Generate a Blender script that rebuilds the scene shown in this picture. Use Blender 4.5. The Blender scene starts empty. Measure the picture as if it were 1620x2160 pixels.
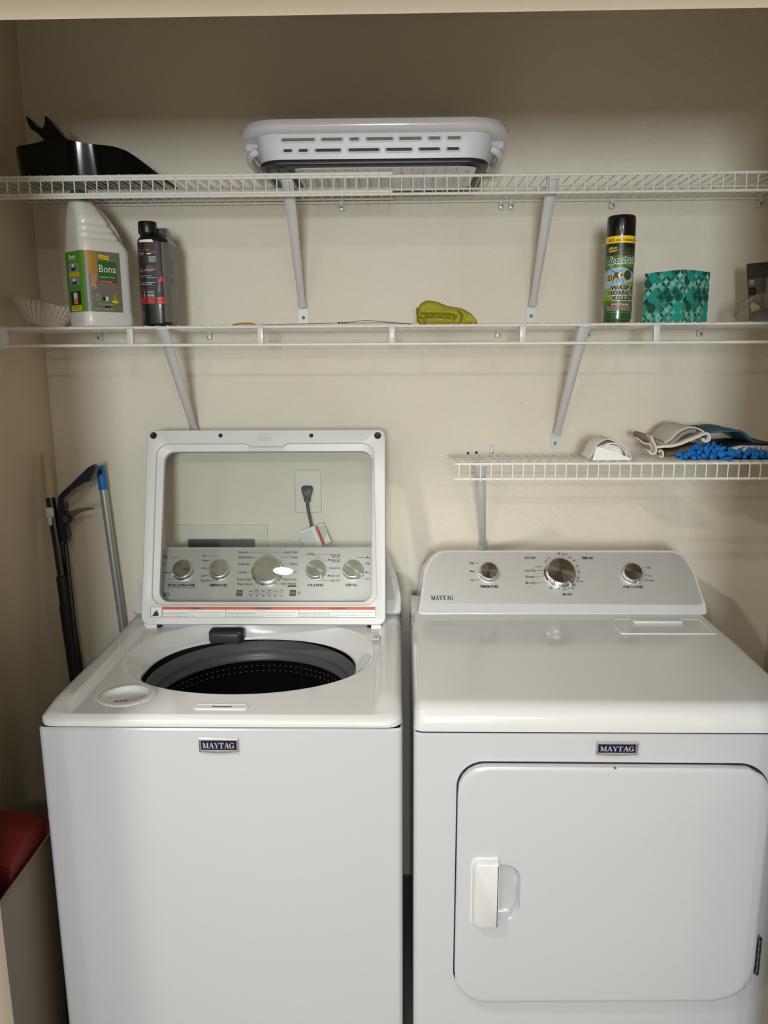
import bpy, bmesh, math, random
from mathutils import Vector, Matrix, noise
random.seed(7)
C = bpy.context.scene.collection
sc = bpy.context.scene
PI = math.pi
def R(d): return math.radians(d)

# ------------------------------------------------------------------ camera
FPX, CAMH = 1622.0, 1.585
YAW, PITCH, ROLL = R(1.3), R(11.3), R(.35)
FW = Vector((-math.sin(YAW)*math.cos(PITCH), math.cos(YAW)*math.cos(PITCH), -math.sin(PITCH)))
_r0 = Vector((math.cos(YAW), math.sin(YAW), 0)); _u0 = _r0.cross(FW)
RT = _r0*math.cos(ROLL)-_u0*math.sin(ROLL); UP = _u0*math.cos(ROLL)+_r0*math.sin(ROLL)
CAM = Vector((0, 0, CAMH))
cd = bpy.data.cameras.new('camera'); cam = bpy.data.objects.new('camera', cd); C.objects.link(cam)
cd.sensor_fit = 'VERTICAL'; cd.sensor_height = 36; cd.lens = FPX/2160*36; cd.clip_start = .02
m = Matrix((RT, UP, -FW)).transposed().to_4x4(); m.translation = CAM; cam.matrix_world = m
sc.camera = cam

# ------------------------------------------------------------------ exposure and light
sc.view_settings.view_transform = 'Standard'; sc.view_settings.look = 'None'
sc.view_settings.gamma = 1; sc.view_settings.exposure = 0.26
sc.view_settings.use_curve_mapping = False
try:
    sc.cycles.max_bounces = 8; sc.cycles.diffuse_bounces = 5; sc.cycles.glossy_bounces = 4
    sc.cycles.transparent_max_bounces = 12; sc.cycles.caustics_reflective = False; sc.cycles.caustics_refractive = False
    sc.cycles.sample_clamp_indirect = 4
except Exception: pass
w = bpy.data.worlds.new('world'); sc.world = w; w.use_nodes = True
w.node_tree.nodes['Background'].inputs[0].default_value = (.86, .93, 1, 1)
w.node_tree.nodes['Background'].inputs[1].default_value = .25
def area(name, loc, size, energy, col, target=None, sy=None, shape='RECTANGLE', spread=180):
    l = bpy.data.lights.new(name, 'AREA'); l.energy = energy; l.color = col
    l.shape = shape; l.size = size; l.size_y = sy or size; l.spread = R(spread)
    o = bpy.data.objects.new(name, l); C.objects.link(o); o.location = loc
    d = (Vector(target)-Vector(loc)) if target else Vector((0, 0, -1))
    o.rotation_euler = d.to_track_quat('-Z', 'Y').to_euler()
    return o
WIN_E, LAMP_E = 64.0, 22.0
area('window_daylight', (-.08, -2.37, 1.68), .5, WIN_E, (.90, .965, 1), (0, 2, 1.5), sy=.5)
LAMPS = [(-.88, -1.63), (.55, -1.63), (-.93, .5)]

# ------------------------------------------------------------------ picture point -> place
def ray(px, py): return ((px-810)*RT-(py-1080)*UP+FPX*FW)
def atY(px, py, Y): d = ray(px, py); return CAM+d*(Y/d.y)
def atZ(px, py, Z): d = ray(px, py); return CAM+d*((Z-CAMH)/d.z)
class Plane:
    def __init__(s, o, u, v):
        s.o = Vector(o); s.u = Vector(u).normalized(); s.v = Vector(v).normalized(); s.n = s.u.cross(s.v)
    def __call__(s, u, v, h=0): return s.o+s.u*u+s.v*v+s.n*h
    def px(s, x, y):
        d = ray(x, y); p = CAM+d*(((s.o-CAM).dot(s.n))/d.dot(s.n))-s.o
        return p.dot(s.u), p.dot(s.v)

# ------------------------------------------------------------------ materials
def lin(c): return c/12.92 if c <= .04045 else ((c+.055)/1.055)**2.4
def hexc(h): return tuple(lin(int(h[i:i+2], 16)/255) for i in (0, 2, 4))+(1,)
def mat(name, col, rough=.5, metal=0, coat=0, spec=.5, alpha=1, trans=0, bump=None, var=None, emit=None, aniso=0, sss=0):
    m = bpy.data.materials.new(name); m.use_nodes = True
    nt = m.node_tree; b = nt.nodes['Principled BSDF']
    c = hexc(col) if isinstance(col, str) else tuple(col)+(1,)
    b.inputs['Base Color'].default_value = c
    b.inputs['Roughness'].default_value = rough; b.inputs['Metallic'].default_value = metal
    b.inputs['Coat Weight'].default_value = coat; b.inputs['Coat Roughness'].default_value = .06
    b.inputs['Specular IOR Level'].default_value = spec
    b.inputs['Alpha'].default_value = alpha; b.inputs['Transmission Weight'].default_value = trans
    if emit: b.inputs['Emission Color'].default_value = c; b.inputs['Emission Strength'].default_value = emit
    if aniso:
        b.inputs['Anisotropic'].default_value = aniso
        t = nt.nodes.new('ShaderNodeTangent'); t.direction_type = 'RADIAL'; t.axis = 'Z'
        nt.links.new(t.outputs[0], b.inputs['Tangent'])
    tc = None
    def coords(stretch=None):
        nonlocal tc
        if tc is None: tc = nt.nodes.new('ShaderNodeTexCoord')
        if stretch:
            mp = nt.nodes.new('ShaderNodeMapping'); mp.inputs['Scale'].default_value = stretch
            nt.links.new(tc.outputs['Object'], mp.inputs[0]); return mp.outputs[0]
        return tc.outputs['Object']
    if bump:   # (scale, strength, stretch, detail)
        n = nt.nodes.new('ShaderNodeTexNoise'); n.inputs['Scale'].default_value = bump[0]
        n.inputs['Detail'].default_value = bump[3] if len(bump) > 3 else 3
        nt.links.new(coords(bump[2] if len(bump) > 2 else None), n.inputs['Vector'])
        bp = nt.nodes.new('ShaderNodeBump'); bp.inputs['Strength'].default_value = bump[1]
        bp.inputs['Distance'].default_value = .002
        nt.links.new(n.outputs[0], bp.inputs['Height']); nt.links.new(bp.outputs[0], b.inputs['Normal'])
    if var:    # (scale, colour2, lo, hi, stretch)
        n = nt.nodes.new('ShaderNodeTexNoise'); n.inputs['Scale'].default_value = var[0]; n.inputs['Detail'].default_value = 4
        nt.links.new(coords(var[4] if len(var) > 4 else None), n.inputs['Vector'])
        r = nt.nodes.new('ShaderNodeValToRGB'); r.color_ramp.elements[0].position = var[2]; r.color_ramp.elements[1].position = var[3]
        r.color_ramp.elements[0].color = c; r.color_ramp.elements[1].color = hexc(var[1])
        nt.links.new(n.outputs[0], r.inputs[0]); nt.links.new(r.outputs[0], b.inputs['Base Color'])
    return m
M = {}
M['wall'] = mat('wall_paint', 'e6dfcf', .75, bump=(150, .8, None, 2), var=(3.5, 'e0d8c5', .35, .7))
M['wallside'] = mat('shaded_wall_paint', 'cdbfa6', .8, bump=(170, .4, None, 2))  # same paint as the back wall, with side-wall shade put into the colour
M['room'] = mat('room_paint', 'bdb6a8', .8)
M['ceil'] = mat('ceiling_paint', 'e2ded4', .9)
M['trimm'] = mat('trim_paint', 'd9cdb8', .5)
M['floor'] = mat('floor_carpet', '8f887c', .9, bump=(300, .8), var=(6, '857e72', .3, .7))
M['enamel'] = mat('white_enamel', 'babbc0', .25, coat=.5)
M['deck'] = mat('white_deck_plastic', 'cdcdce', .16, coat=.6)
M['plw'] = mat('white_plastic', 'd6d6d4', .38)
M['wire'] = mat('white_vinyl_wire', 'e4e2dc', .4, coat=.2)
M['brk'] = mat('white_painted_steel', 'd2d3d4', .35, coat=.3)
M['steel'] = mat('brushed_panel', 'dadbd9', .42, metal=.7, bump=(60, .06, (1, 40, 40), 2), var=(30, 'e0e1df', .3, .7, (.6, 40, 40)))
M['knob'] = mat('turned_aluminium', 'b9b4aa', .22, metal=1, aniso=.85)
M['chrome'] = mat('chrome', 'd8d8d8', .1, metal=1)
M['badgesil'] = mat('badge_silver', 'b4b6bc', .35, metal=.4)
M['zinc'] = mat('zinc_screw', '9a9994', .35, metal=1)
M['blk'] = mat('black_ink', '141414', .5)
M['gry'] = mat('grey_ink', '4a4a48', .5)
M['rub'] = mat('black_rubber', '1c1d1f', .45)
M['dkgap'] = mat('dark_gap', '0a0b0c', .8)
M['navy'] = mat('navy_enamel', '0a1136', .45, spec=.25)
M['drum'] = mat('drum_steel', '303235', .32, metal=.8)
M['ring'] = mat('tub_ring_plastic', '5a5d5f', .35)
M['hole'] = mat('bright_hole', 'b8bcc0', .4, metal=.6)
M['red'] = mat('warning_orange', 'c8512e', .5)
M['lab'] = mat('label_white', 'e8e6e2', .4)
g = M['glass'] = bpy.data.materials.new('lid_glass'); g.use_nodes = True
nt = g.node_tree; nt.nodes.remove(nt.nodes['Principled BSDF'])
tr = nt.nodes.new('ShaderNodeBsdfTransparent'); tr.inputs[0].default_value = (.90, .93, .92, 1)
gl = nt.nodes.new('ShaderNodeBsdfGlossy'); gl.inputs['Roughness'].default_value = .01; gl.inputs[0].default_value = (1, 1, 1, 1)
fr = nt.nodes.new('ShaderNodeFresnel'); fr.inputs[0].default_value = 1.5
mx = nt.nodes.new('ShaderNodeMixShader')
nt.links.new(fr.outputs[0], mx.inputs[0]); nt.links.new(tr.outputs[0], mx.inputs[1]); nt.links.new(gl.outputs[0], mx.inputs[2])
nt.links.new(mx.outputs[0], nt.nodes['Material Output'].inputs[0])

# ------------------------------------------------------------------ mesh building
class MB:
    def __init__(s): s.v = []; s.f = []; s.m = []
    def add(s, vs, fs, mi=0):
        b = len(s.v); s.v += [tuple(v) for v in vs]; s.f += [tuple(b+i for i in f) for f in fs]; s.m += [mi]*len(fs); return s
    def grid(s, rows, mi=0, cu=False, cv=False):      # rows: list of lists of points
        n = len(rows); k = len(rows[0]); fs = []
        for i in range(n if cv else n-1):
            for j in range(k if cu else k-1):
                a = i*k+j; b_ = i*k+(j+1) % k; c = ((i+1) % n)*k+(j+1) % k; d = ((i+1) % n)*k+j
                fs.append((a, b_, c, d))
        return s.add([p for r in rows for p in r], fs, mi)
    def box(s, a, b, mi=0):
        x0, y0, z0 = a; x1, y1, z1 = b
        return s.add([(x0,y0,z0),(x1,y0,z0),(x1,y1,z0),(x0,y1,z0),(x0,y0,z1),(x1,y0,z1),(x1,y1,z1),(x0,y1,z1)],
                     [(0,3,2,1),(4,5,6,7),(0,1,5,4),(1,2,6,5),(2,3,7,6),(3,0,4,7)], mi)
    def rbox(s, a, b, r=.005, seg=3, mi=0, mtx=None):
        bm = bmesh.new(); bmesh.ops.create_cube(bm, size=1)
        for v in bm.verts: v.co = Vector([a[i]+(v.co[i]+.5)*(b[i]-a[i]) for i in range(3)])
        bmesh.ops.bevel(bm, geom=bm.edges[:], offset=r, segments=seg, profile=.5, affect='EDGES')
        if mtx: bm.transform(mtx)
        bm.verts.index_update()
        s.add([v.co for v in bm.verts], [[v.index for v in f.verts] for f in bm.faces], mi); bm.free(); return s
    def tube(s, pts, r, seg=8, mi=0, caps=True, closed=False):
        pts = [Vector(p) for p in pts]; n = len(pts); rows = []; up = None
        for i, p in enumerate(pts):
            if closed: t = (pts[(i+1) % n]-pts[i-1])
            else: t = pts[min(i+1, n-1)]-pts[max(i-1, 0)]
            t.normalize()
            if up is None: up = Vector((0, 0, 1)) if abs(t.z) < .9 else Vector((1, 0, 0))
            x = t.cross(up); x.normalize(); up = x.cross(t); up.normalize()
            rr = r[i] if isinstance(r, (list, tuple)) else r
            rows.append([p+(x*math.cos(2*PI*k/seg)+up*math.sin(2*PI*k/seg))*rr for k in range(seg)])
        b = len(s.v); s.grid(rows, mi, cu=True, cv=closed)
        if caps and not closed:
            s.f.append(tuple(b+k for k in range(seg-1, -1, -1))); s.f.append(tuple(b+(n-1)*seg+k for k in range(seg))); s.m += [mi, mi]
        return s
    def lathe(s, prof, c=(0, 0, 0), seg=48, mi=0, mtx=None, cap=False):
        rows = []
        for r, z in prof:
            row = [Vector((c[0]+r*math.cos(2*PI*k/seg), c[1]+r*math.sin(2*PI*k/seg), c[2]+z)) for k in range(seg)]
            if mtx: row = [mtx @ p for p in row]
            rows.append(row)
        b = len(s.v); s.grid(rows, mi, cu=True)
        if cap:
            s.f.append(tuple(b+k for k in range(seg-1, -1, -1))); s.f.append(tuple(b+(len(prof)-1)*seg+k for k in range(seg))); s.m += [mi, mi]
        return s
    def loops(s, ls, mi=0, cap0=False, cap1=False):   # closed loops of equal count
        b = len(s.v); k = len(ls[0]); s.grid(ls, mi, cu=True)
        if cap0: s.f.append(tuple(b+i for i in range(k-1, -1, -1))); s.m.append(mi)
        if cap1: s.f.append(tuple(b+(len(ls)-1)*k+i for i in range(k))); s.m.append(mi)
        return s
    def mesh(s, name, mats, off=(0, 0, 0), smooth=True, ang=35):
        me = bpy.data.meshes.new(name); o = Vector(off)
        me.from_pydata([tuple(Vector(v)-o) for v in s.v], [], s.f)
        for m_ in (mats if isinstance(mats, (list, tuple)) else [mats]): me.materials.append(m_)
        me.polygons.foreach_set('material_index', s.m); me.update()
        bm = bmesh.new(); bm.from_mesh(me); bmesh.ops.remove_doubles(bm, verts=bm.verts, dist=1e-6)
        bmesh.ops.recalc_face_normals(bm, faces=bm.faces); bm.to_mesh(me); bm.free()
        if smooth: me.shade_smooth(); me.set_sharp_from_angle(angle=R(ang))
        return me
def root_off(o):
    v = Vector()
    while o is not None: v += o.location; o = o.parent
    return v
def build(mb, name, mats, parent=None, at=None, label=None, smooth=True, ang=35, kind=None):
    off = root_off(parent)+Vector(at or (0, 0, 0)) if (parent or at) else Vector()
    if parent and at: off = Vector(at)
    o = bpy.data.objects.new(name, mb.mesh(name, mats, off, smooth, ang)); C.objects.link(o)
    if parent: o.parent = parent; o.location = off-root_off(parent)
    else: o.location = off
    if label: o['label'] = label
    if kind: o['kind'] = kind
    return o
def tag(o, label, cat, group=None):
    o['label'] = label; o['category'] = cat
    if group: o['group'] = group
    return o
def thing(name, label, cat, loc=(0, 0, 0), group=None):
    o = bpy.data.objects.new(name, None); C.objects.link(o); o.location = loc; o.empty_display_size = .05
    return tag(o, label, cat, group)
def struct(mb, name, mt, **k):
    o = build(mb, name, mt, **k); o['kind'] = 'structure'; return o
def rpoly(pts, r, seg=6):
    n = len(pts); out = []
    for i in range(n):
        p = Vector(pts[i]); a = Vector(pts[i-1])-p; b = Vector(pts[(i+1) % n])-p
        ri = r[i] if isinstance(r, (list, tuple)) else r
        if ri <= 0: out.append(tuple(p)); continue
        an = a.angle(b); t = min(ri/math.tan(an/2), a.length*.49, b.length*.49); ri = t*math.tan(an/2)
        a.normalize(); b.normalize(); cc = p+(a+b).normalized()*(ri/math.sin(an/2))
        s0 = p+a*t-cc; s1 = p+b*t-cc; a0 = math.atan2(s0.y, s0.x); a1 = math.atan2(s1.y, s1.x)
        d = (a1-a0+PI) % (2*PI)-PI
        for k in range(seg+1):
            q = a0+d*k/seg; out.append((cc.x+ri*math.cos(q), cc.y+ri*math.sin(q)))
    return out
def rrect(x0, y0, x1, y1, r, seg=6): return rpoly([(x0, y0), (x1, y0), (x1, y1), (x0, y1)], r, seg)
def resample(poly, c, n, ph=0):     # star-shaped outline sampled by angle
    out = []; m_ = len(poly)
    for k in range(n):
        a = 2*PI*k/n+ph; d = (math.cos(a), math.sin(a)); best = None
        for i in range(m_):
            x1, y1 = poly[i][0]-c[0], poly[i][1]-c[1]; x2, y2 = poly[(i+1) % m_][0]-c[0], poly[(i+1) % m_][1]-c[1]
            ex, ey = x2-x1, y2-y1; den = d[0]*ey-d[1]*ex
            if abs(den) < 1e-12: continue
            t = (x1*ey-y1*ex)/den; u = (x1*d[1]-y1*d[0])/den
            if t > 0 and -1e-9 <= u <= 1+1e-9 and (best is None or t > best): best = t
        out.append((c[0]+d[0]*best, c[1]+d[1]*best))
    return out
def smoothpath(pts, n=8):           # Catmull-Rom
    P = [Vector(p) for p in pts]; P = [P[0]*2-P[1]]+P+[P[-1]*2-P[-2]]; out = []
    for i in range(1, len(P)-2):
        for k in range(n):
            t = k/n; a, b, c, d = P[i-1:i+3]
            out.append(.5*((2*b)+(c-a)*t+(2*a-5*b+4*c-d)*t*t+(3*b-a-3*c+d)*t**3))
    out.append(P[-2]); return out
_tc = {}
def text2d(s, bold=0, res=2):
    k = (s, bold, res)
    if k not in _tc:
        cu = bpy.data.curves.new('t', 'FONT'); cu.body = s; cu.size = 1; cu.resolution_u = res; cu.offset = bold
        ob = bpy.data.objects.new('t', cu); C.objects.link(ob)
        me = bpy.data.meshes.new_from_object(ob.evaluated_get(bpy.context.evaluated_depsgraph_get()))
        vs = [(v.co.x, v.co.y) for v in me.vertices]; fs = [tuple(p.vertices) for p in me.polygons]
        bpy.data.meshes.remove(me); bpy.data.objects.remove(ob); bpy.data.curves.remove(cu)
        x0 = min(v[0] for v in vs); x1 = max(v[0] for v in vs)
        _tc[k] = ([(x-x0, y) for x, y in vs], fs, x1-x0)
    return _tc[k]
def serif_letters(word):            # heavy slab-serif capitals as quads, height 1
    Q = []; x = 0
    def st(x0, y0, x1, y1, w): Q.append([(x+x0-w/2, y0), (x+x0+w/2, y0), (x+x1+w/2, y1), (x+x1-w/2, y1)])
    def bx(x0, y0, x1, y1): Q.append([(x+x0, y0), (x+x1, y0), (x+x1, y1), (x+x0, y1)])
    for ch in word:
        if ch == 'M':
            st(.16, 0, .16, 1, .1); st(.22, 1, .56, .02, .24); st(.92, 1, .56, .02, .08); st(.98, 0, .98, 1, .24)
            bx(0, 0, .32, .09); bx(.78, 0, 1.18, .09); bx(0, .91, .3, 1); bx(.85, .91, 1.18, 1); x += 1.22
        elif ch == 'A':
            st(.14, 0, .47, 1, .09); st(.82, 0, .5, 1, .25); bx(.24, .28, .68, .37); bx(-.02, 0, .3, .09); bx(.6, 0, 1.02, .09); x += .98
        elif ch == 'Y':
            st(.2, 1, .5, .42, .25); st(.86, 1, .55, .42, .09); st(.52, 0, .52, .5, .24); bx(0, .91, .4, 1); bx(.68, .91, 1.0, 1); bx(.3, 0, .74, .09); x += .96
        elif ch == 'T':
            st(.48, 0, .48, 1, .26); bx(0, .89, .96, 1); bx(0, .68, .07, 1); bx(.89, .68, .96, 1); bx(.24, 0, .72, .09); x += 1.0
        elif ch == 'G':
            n = 22
            for i in range(n):
                a0 = R(40+i*285/n); a1 = R(40+(i+1)*285/n)
                def pt(a, k): return (x+.5+math.cos(a)*(.5 if k else .5-.1-.15*abs(math.cos(a))), .5+math.sin(a)*(.52 if k else .42))
                Q.append([pt(a0, 0), pt(a0, 1), pt(a1, 1), pt(a1, 0)])
            bx(.66, .04, .9, .46); bx(.52, .42, 1.02, .5); bx(.8, .72, .87, 1); x += 1.06
    return Q, x
def halfclip(P, ax, lim, keep_ge):
    out = []; n = len(P)
    for i in range(n):
        a, b = P[i], P[(i+1) % n]; ia = (a[ax] >= lim) == keep_ge or a[ax] == lim; ib = (b[ax] >= lim) == keep_ge or b[ax] == lim
        if ia: out.append(a)
        if ia != ib:
            t = (lim-a[ax])/(b[ax]-a[ax]); q = [a[0]+(b[0]-a[0])*t, a[1]+(b[1]-a[1])*t]; q[ax] = lim; out.append(tuple(q))
    return out
class Decal:
    def __init__(s, mp, du=0): s.mp = mp; s.mb = MB(); s.mats = []; s.base = .0003; s.du = du
    def put(s, pts, mi, l):           # a flat outline, cut into strips where the surface curves
        if s.du:
            u0 = min(p[0] for p in pts); u1 = max(p[0] for p in pts); k = math.floor(u0/s.du)
            if u1-u0 > s.du*.5:
                while k*s.du < u1:
                    q = halfclip(halfclip(pts, 0, k*s.du, True), 0, (k+1)*s.du, False); k += 1
                    if len(q) > 2: s.mb.add([s.mp(u, v, s.h(l)) for u, v in q], [tuple(range(len(q)))], mi)
                return s
        s.mb.add([s.mp(u, v, s.h(l)) for u, v in pts], [tuple(range(len(pts)))], mi); return s
    def mi(s, m_):
        if m_ not in s.mats: s.mats.append(m_)
        return s.mats.index(m_)
    def h(s, l): return s.base+l*.00015
    def poly(s, pts, m_, l=0): return s.put(pts, s.mi(m_), l)
    def rect(s, u0, v0, u1, v1, m_, l=0, nu=1, nv=1):
        s.mb.grid([[s.mp(u0+(u1-u0)*i/nu, v0+(v1-v0)*j/nv, s.h(l)) for i in range(nu+1)] for j in range(nv+1)], s.mi(m_)); return s
    def line(s, u0, v0, u1, v1, w_, m_, l=1):
        d = Vector((u1-u0, v1-v0)); n = Vector((-d.y, d.x)).normalized()*w_/2
        return s.poly([(u0-n.x, v0-n.y), (u1-n.x, v1-n.y), (u1+n.x, v1+n.y), (u0+n.x, v0+n.y)], m_, l)
    def disc(s, u, v, r, m_, l=0, n=20, ry=None, a0=0): return s.poly([(u+r*math.cos(2*PI*k/n), v+(ry or r)*math.sin(2*PI*k/n)) for k in range(n)], m_, l)
    def arc(s, u, v, r, w_, a0, a1, m_, l=1, n=12):
        s.mb.grid([[s.mp(u+(r+q)*math.cos(R(a0+(a1-a0)*k/n)), v+(r+q)*math.sin(R(a0+(a1-a0)*k/n)), s.h(l)) for k in range(n+1)] for q in (-w_/2, w_/2)], s.mi(m_)); return s
    def text(s, t, u, v, hgt, m_, l=1, al='l', wid=None, bold=0, shear=0, rot=0, res=2):
        vs, fs, w0 = text2d(t, bold, res); k = hgt/.7; kx = wid/w0 if wid else k
        if al == 'c': u0 = -w0*kx/2
        elif al == 'r': u0 = -w0*kx
        else: u0 = 0
        cr, sr = math.cos(rot), math.sin(rot); P = []
        for x, y in vs:
            a, b = u0+x*kx+y*k*shear, y*k
            P.append((u+a*cr-b*sr, v+a*sr+b*cr))
        if s.du:
            for f in fs: s.put([P[i] for i in f], s.mi(m_), l)
        else: s.mb.add([s.mp(a, b, s.h(l)) for a, b in P], fs, s.mi(m_))
        return s
    def serif(s, word, u, v, hgt, m_, l=1, wid=None, al='l'):
        Q, w0 = serif_letters(word); kx = wid/w0 if wid else hgt
        if al == 'c': u -= w0*kx/2
        for i, q in enumerate(Q): s.poly([(u+x*kx, v+y*hgt) for x, y in q], m_, l+i*.02)
        return s
    def build(s, name, parent, **k): return build(s.mb, name, s.mats, parent, smooth=False, **k)
def T(dec, pl, t, x0, x1, y, hpx, m_=None, bold=0, l=1, res=1):   # text between two picture columns on a plane
    u0, v0 = pl.px(x0, y+hpx/2); u1, _ = pl.px(x1, y+hpx/2); _, v1 = pl.px(x0, y-hpx/2-.8); bold += .018
    dec.text(t, u0, v0, v1-v0, m_ or M['blk'], l, wid=u1-u0, bold=bold, res=res)
def L(dec, pl, x0, y0, x1, y1, w_=.0009, m_=None):
    a = pl.px(x0, y0); b = pl.px(x1, y1); dec.line(a[0], a[1], b[0], b[1], w_, m_ or M['gry'])

# ================================================================== the closet and the room in front of it
WY, XL, XR, CZ = 2.14, -.977, 1.06, 2.44
HY0, HY1, HZ, JL, JR = 1.05, 1.12, 2.0294, -.672, .66
wallb = struct(MB().box((XL-.1, WY, 0), (XR+.1, WY+.1, CZ)), 'wall_back', M['wall'])
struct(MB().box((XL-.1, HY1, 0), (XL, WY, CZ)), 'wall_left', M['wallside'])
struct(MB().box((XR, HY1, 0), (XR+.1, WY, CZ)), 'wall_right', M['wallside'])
f = MB().box((XL-1.3, HY0, HZ+.03), (XR+1.3, HY1-.004, CZ)).box((XL-1.3, HY0, 0), (JL-.012, HY1-.004, HZ+.03)).box((JR+.012, HY0, 0), (XR+1.3, HY1-.004, HZ+.03))
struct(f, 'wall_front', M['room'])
hd = [(HY1, HZ), (HY1-.003, HZ-.0012), (HY1-.006, HZ+.0005), (1.093, HZ+.0105), (HY0-.02, HZ+.0125), (HY0-.02, HZ+.09), (HY0-.001, HZ+.09), (HY0-.001, HZ+.031), (HY1, HZ+.031)]
t = MB().loops([[(x, a, b) for a, b in hd] for x in (JL-.08, JR+.08)], cap0=True, cap1=True)
t.rbox((JL-.012, HY0-.004, 0), (JL, HY1, HZ+.01), .002, 2).rbox((JR, HY0-.004, 0), (JR+.012, HY1, HZ+.01), .002, 2)
t.rbox((JL-.08, HY0-.018, 0), (JL-.006, HY0-.001, HZ+.08), .004, 2).rbox((JR+.006, HY0-.018, 0), (JR+.08, HY0-.001, HZ+.08), .004, 2)
struct(t, 'trim_1', M['trimm'])
RX0, RX1, RY = -2.2, 2.2, -2.4
struct(MB().box((RX0-.1, RY-.1, -.1), (RX1+.1, WY+.1, 0)), 'floor', M['floor'])
struct(MB().box((RX0-.1, RY-.1, CZ), (RX1+.1, WY+.1, CZ+.1)), 'ceiling', M['ceil'])
struct(MB().box((RX0-.1, RY, 0), (RX0, HY0, CZ)), 'wall_room_left', M['room'])
struct(MB().box((RX1, RY, 0), (RX1+.1, HY0, CZ)), 'wall_room_right', M['room'])
wx0, wx1, wz0, wz1 = -.33, .17, 1.43, 1.93
struct(MB().box((RX0-.1, RY-.1, 0), (wx0, RY, CZ)).box((wx1, RY-.1, 0), (RX1+.1, RY, CZ)).box((wx0, RY-.1, 0), (wx1, RY, wz0)).box((wx0, RY-.1, wz1), (wx1, RY, CZ)), 'wall_room_back', M['room'])
wf = MB()
for a, b in (((wx0-.05, wz0-.05), (wx1+.05, wz0)), ((wx0-.05, wz1), (wx1+.05, wz1+.05)), ((wx0-.05, wz0), (wx0, wz1)), ((wx1, wz0), (wx1+.05, wz1)), ((-.092, wz0), (-.068, wz1))):
    wf.box((a[0], RY-.03, a[1]), (b[0], RY+.015, b[1]))
struct(wf, 'window_1', M['trimm'])
lampm = [mat('lamp_lens', (1, .965, .92), .5, emit=q/(.0049*PI*PI)) for q in (LAMP_E, LAMP_E, LAMP_E*.9)]
for i, (lx, ly) in enumerate(LAMPS):
    r_ = thing('ceiling_light', ['round recessed ceiling light on the left, behind the camera', 'round recessed ceiling light on the right, behind the camera', 'round recessed ceiling light nearest the closet opening'][i], 'ceiling light', (lx, ly, CZ))
    build(MB().lathe([(.095, 0), (.095, -.006), (.075, -.009), (.07, -.004)], (lx, ly, CZ), 40), 'trim_ring', M['plw'], r_)
    build(MB().add([(lx+.07*math.cos(a*PI/16), ly+.07*math.sin(a*PI/16), CZ-.006) for a in range(32)], [tuple(range(31, -1, -1))]), 'lens', lampm[i], r_, smooth=False)
# marks on the back wall
pm = mat('patched_paint', 'e8e0ca', .8); dh = mat('drill_hole', '2a2420', .9)
for (px, py, rx) in ((987, 956, .0035), (1005, 955, .0037), (1142, 881, .0012), (1098, 850, .0008)):
    p = atY(px, py, WY-.0004); mb = MB()
    mb.add([p+Vector((rx*math.cos(k*PI/6)*(1+.25*math.sin(k*2.3)), 0, rx*1.1*math.sin(k*PI/6)*(1+.25*math.cos(k*1.7)))) for k in range(12)], [tuple(range(12))])
    build(mb, 'drill_hole', dh, wallb, smooth=False)
for (px0, py0, px1, py1) in ((1010, 905, 1045, 940), (1170, 860, 1185, 905), (905, 1060, 925, 1090), (1195, 900, 1215, 912)):
    a = atY(px0, py1, WY-.0003); b = atY(px1, py0, WY-.0003); mb = MB(); cx, cz = (a.x+b.x)/2, (a.z+b.z)/2
    mb.add([(cx+abs(b.x-a.x)/2*math.cos(k*PI/10)*(1+.2*math.sin(k*3.1)), WY-.0003, cz+abs(b.z-a.z)/2*math.sin(k*PI/10)*(1+.25*math.cos(k*2.2))) for k in range(20)], [tuple(range(20))])
    build(mb, 'paint_patch', pm, wallb, smooth=False)

# ================================================================== wire shelves
def wire_shelf(name, label, x0, x1, zf, zb, yf, yb, lip, off=0, lens=(0, 0), clips=(), rails=(.55,), dz=0, phase=0.0):
    r_ = thing(name, label, 'shelf', ((x0+x1)/2, yb, zb), 'wall mounted wire shelves')
    wm = M['wire']; sp = .0254; mb = MB(); x = x0+.006+phase
    while x < x1-.003:
        z1, z0 = zf+.0035, zb+.0035
        if lip: mb.tube([(x, yb, z0), (x, yf+.004, z1), (x, yf-.0028, z1-.0012), (x, yf-.0036, z1-.006), (x, yf-.0036, zf-lip-.003)], .0014, 6)
        else: mb.tube([(x, yb, z0), (x, yf+.003, z1), (x, yf-.001, z1-.0005)], .0015, 6)
        x += sp
    build(mb, 'wire_deck', wm, r_)
    mb = MB().tube([(x0, yf, zf), (x1, yf, zf)], .0032, 10)
    build(mb, 'front_rail', wm, r_)
    if lip: build(MB().tube([(x0, yf, zf-lip), (x1, yf, zf-lip)], .0032, 10), 'lower_front_rail', wm, r_)
    build(MB().tube([(x0-.004, yb, zb), (x1, yb, zb)], .0032, 10), 'back_rail', wm, r_)
    for k in rails:
        build(MB().tube([(x0+.002, yf+(yb-yf)*k, zf+(zb-zf)*k-.0015), (x1, yf+(yb-yf)*k, zf+(zb-zf)*k-.0015)], .0026, 8), 'cross_rail', wm, r_)
    for cx in clips:
        c = MB().rbox((cx-.007, yb-.005, zb-.022), (cx+.007, WY-.0003, zb-.006), .002, 2).rbox((cx-.005, yb-.007, zb-.008), (cx+.005, yb+.006, zb+.006), .002, 2)
        c.lathe([(.0001, 0), (.004, 0), (.004, .002), (.0001, .0025)], seg=12, mi=1, mtx=Matrix.Translation((cx, yb-.005, zb-.015)) @ Matrix.Rotation(R(90), 4, 'X'))
        build(c, 'wall_clip', [M['plw'], M['zinc']], r_)
    return r_
YF = 1.83
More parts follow.
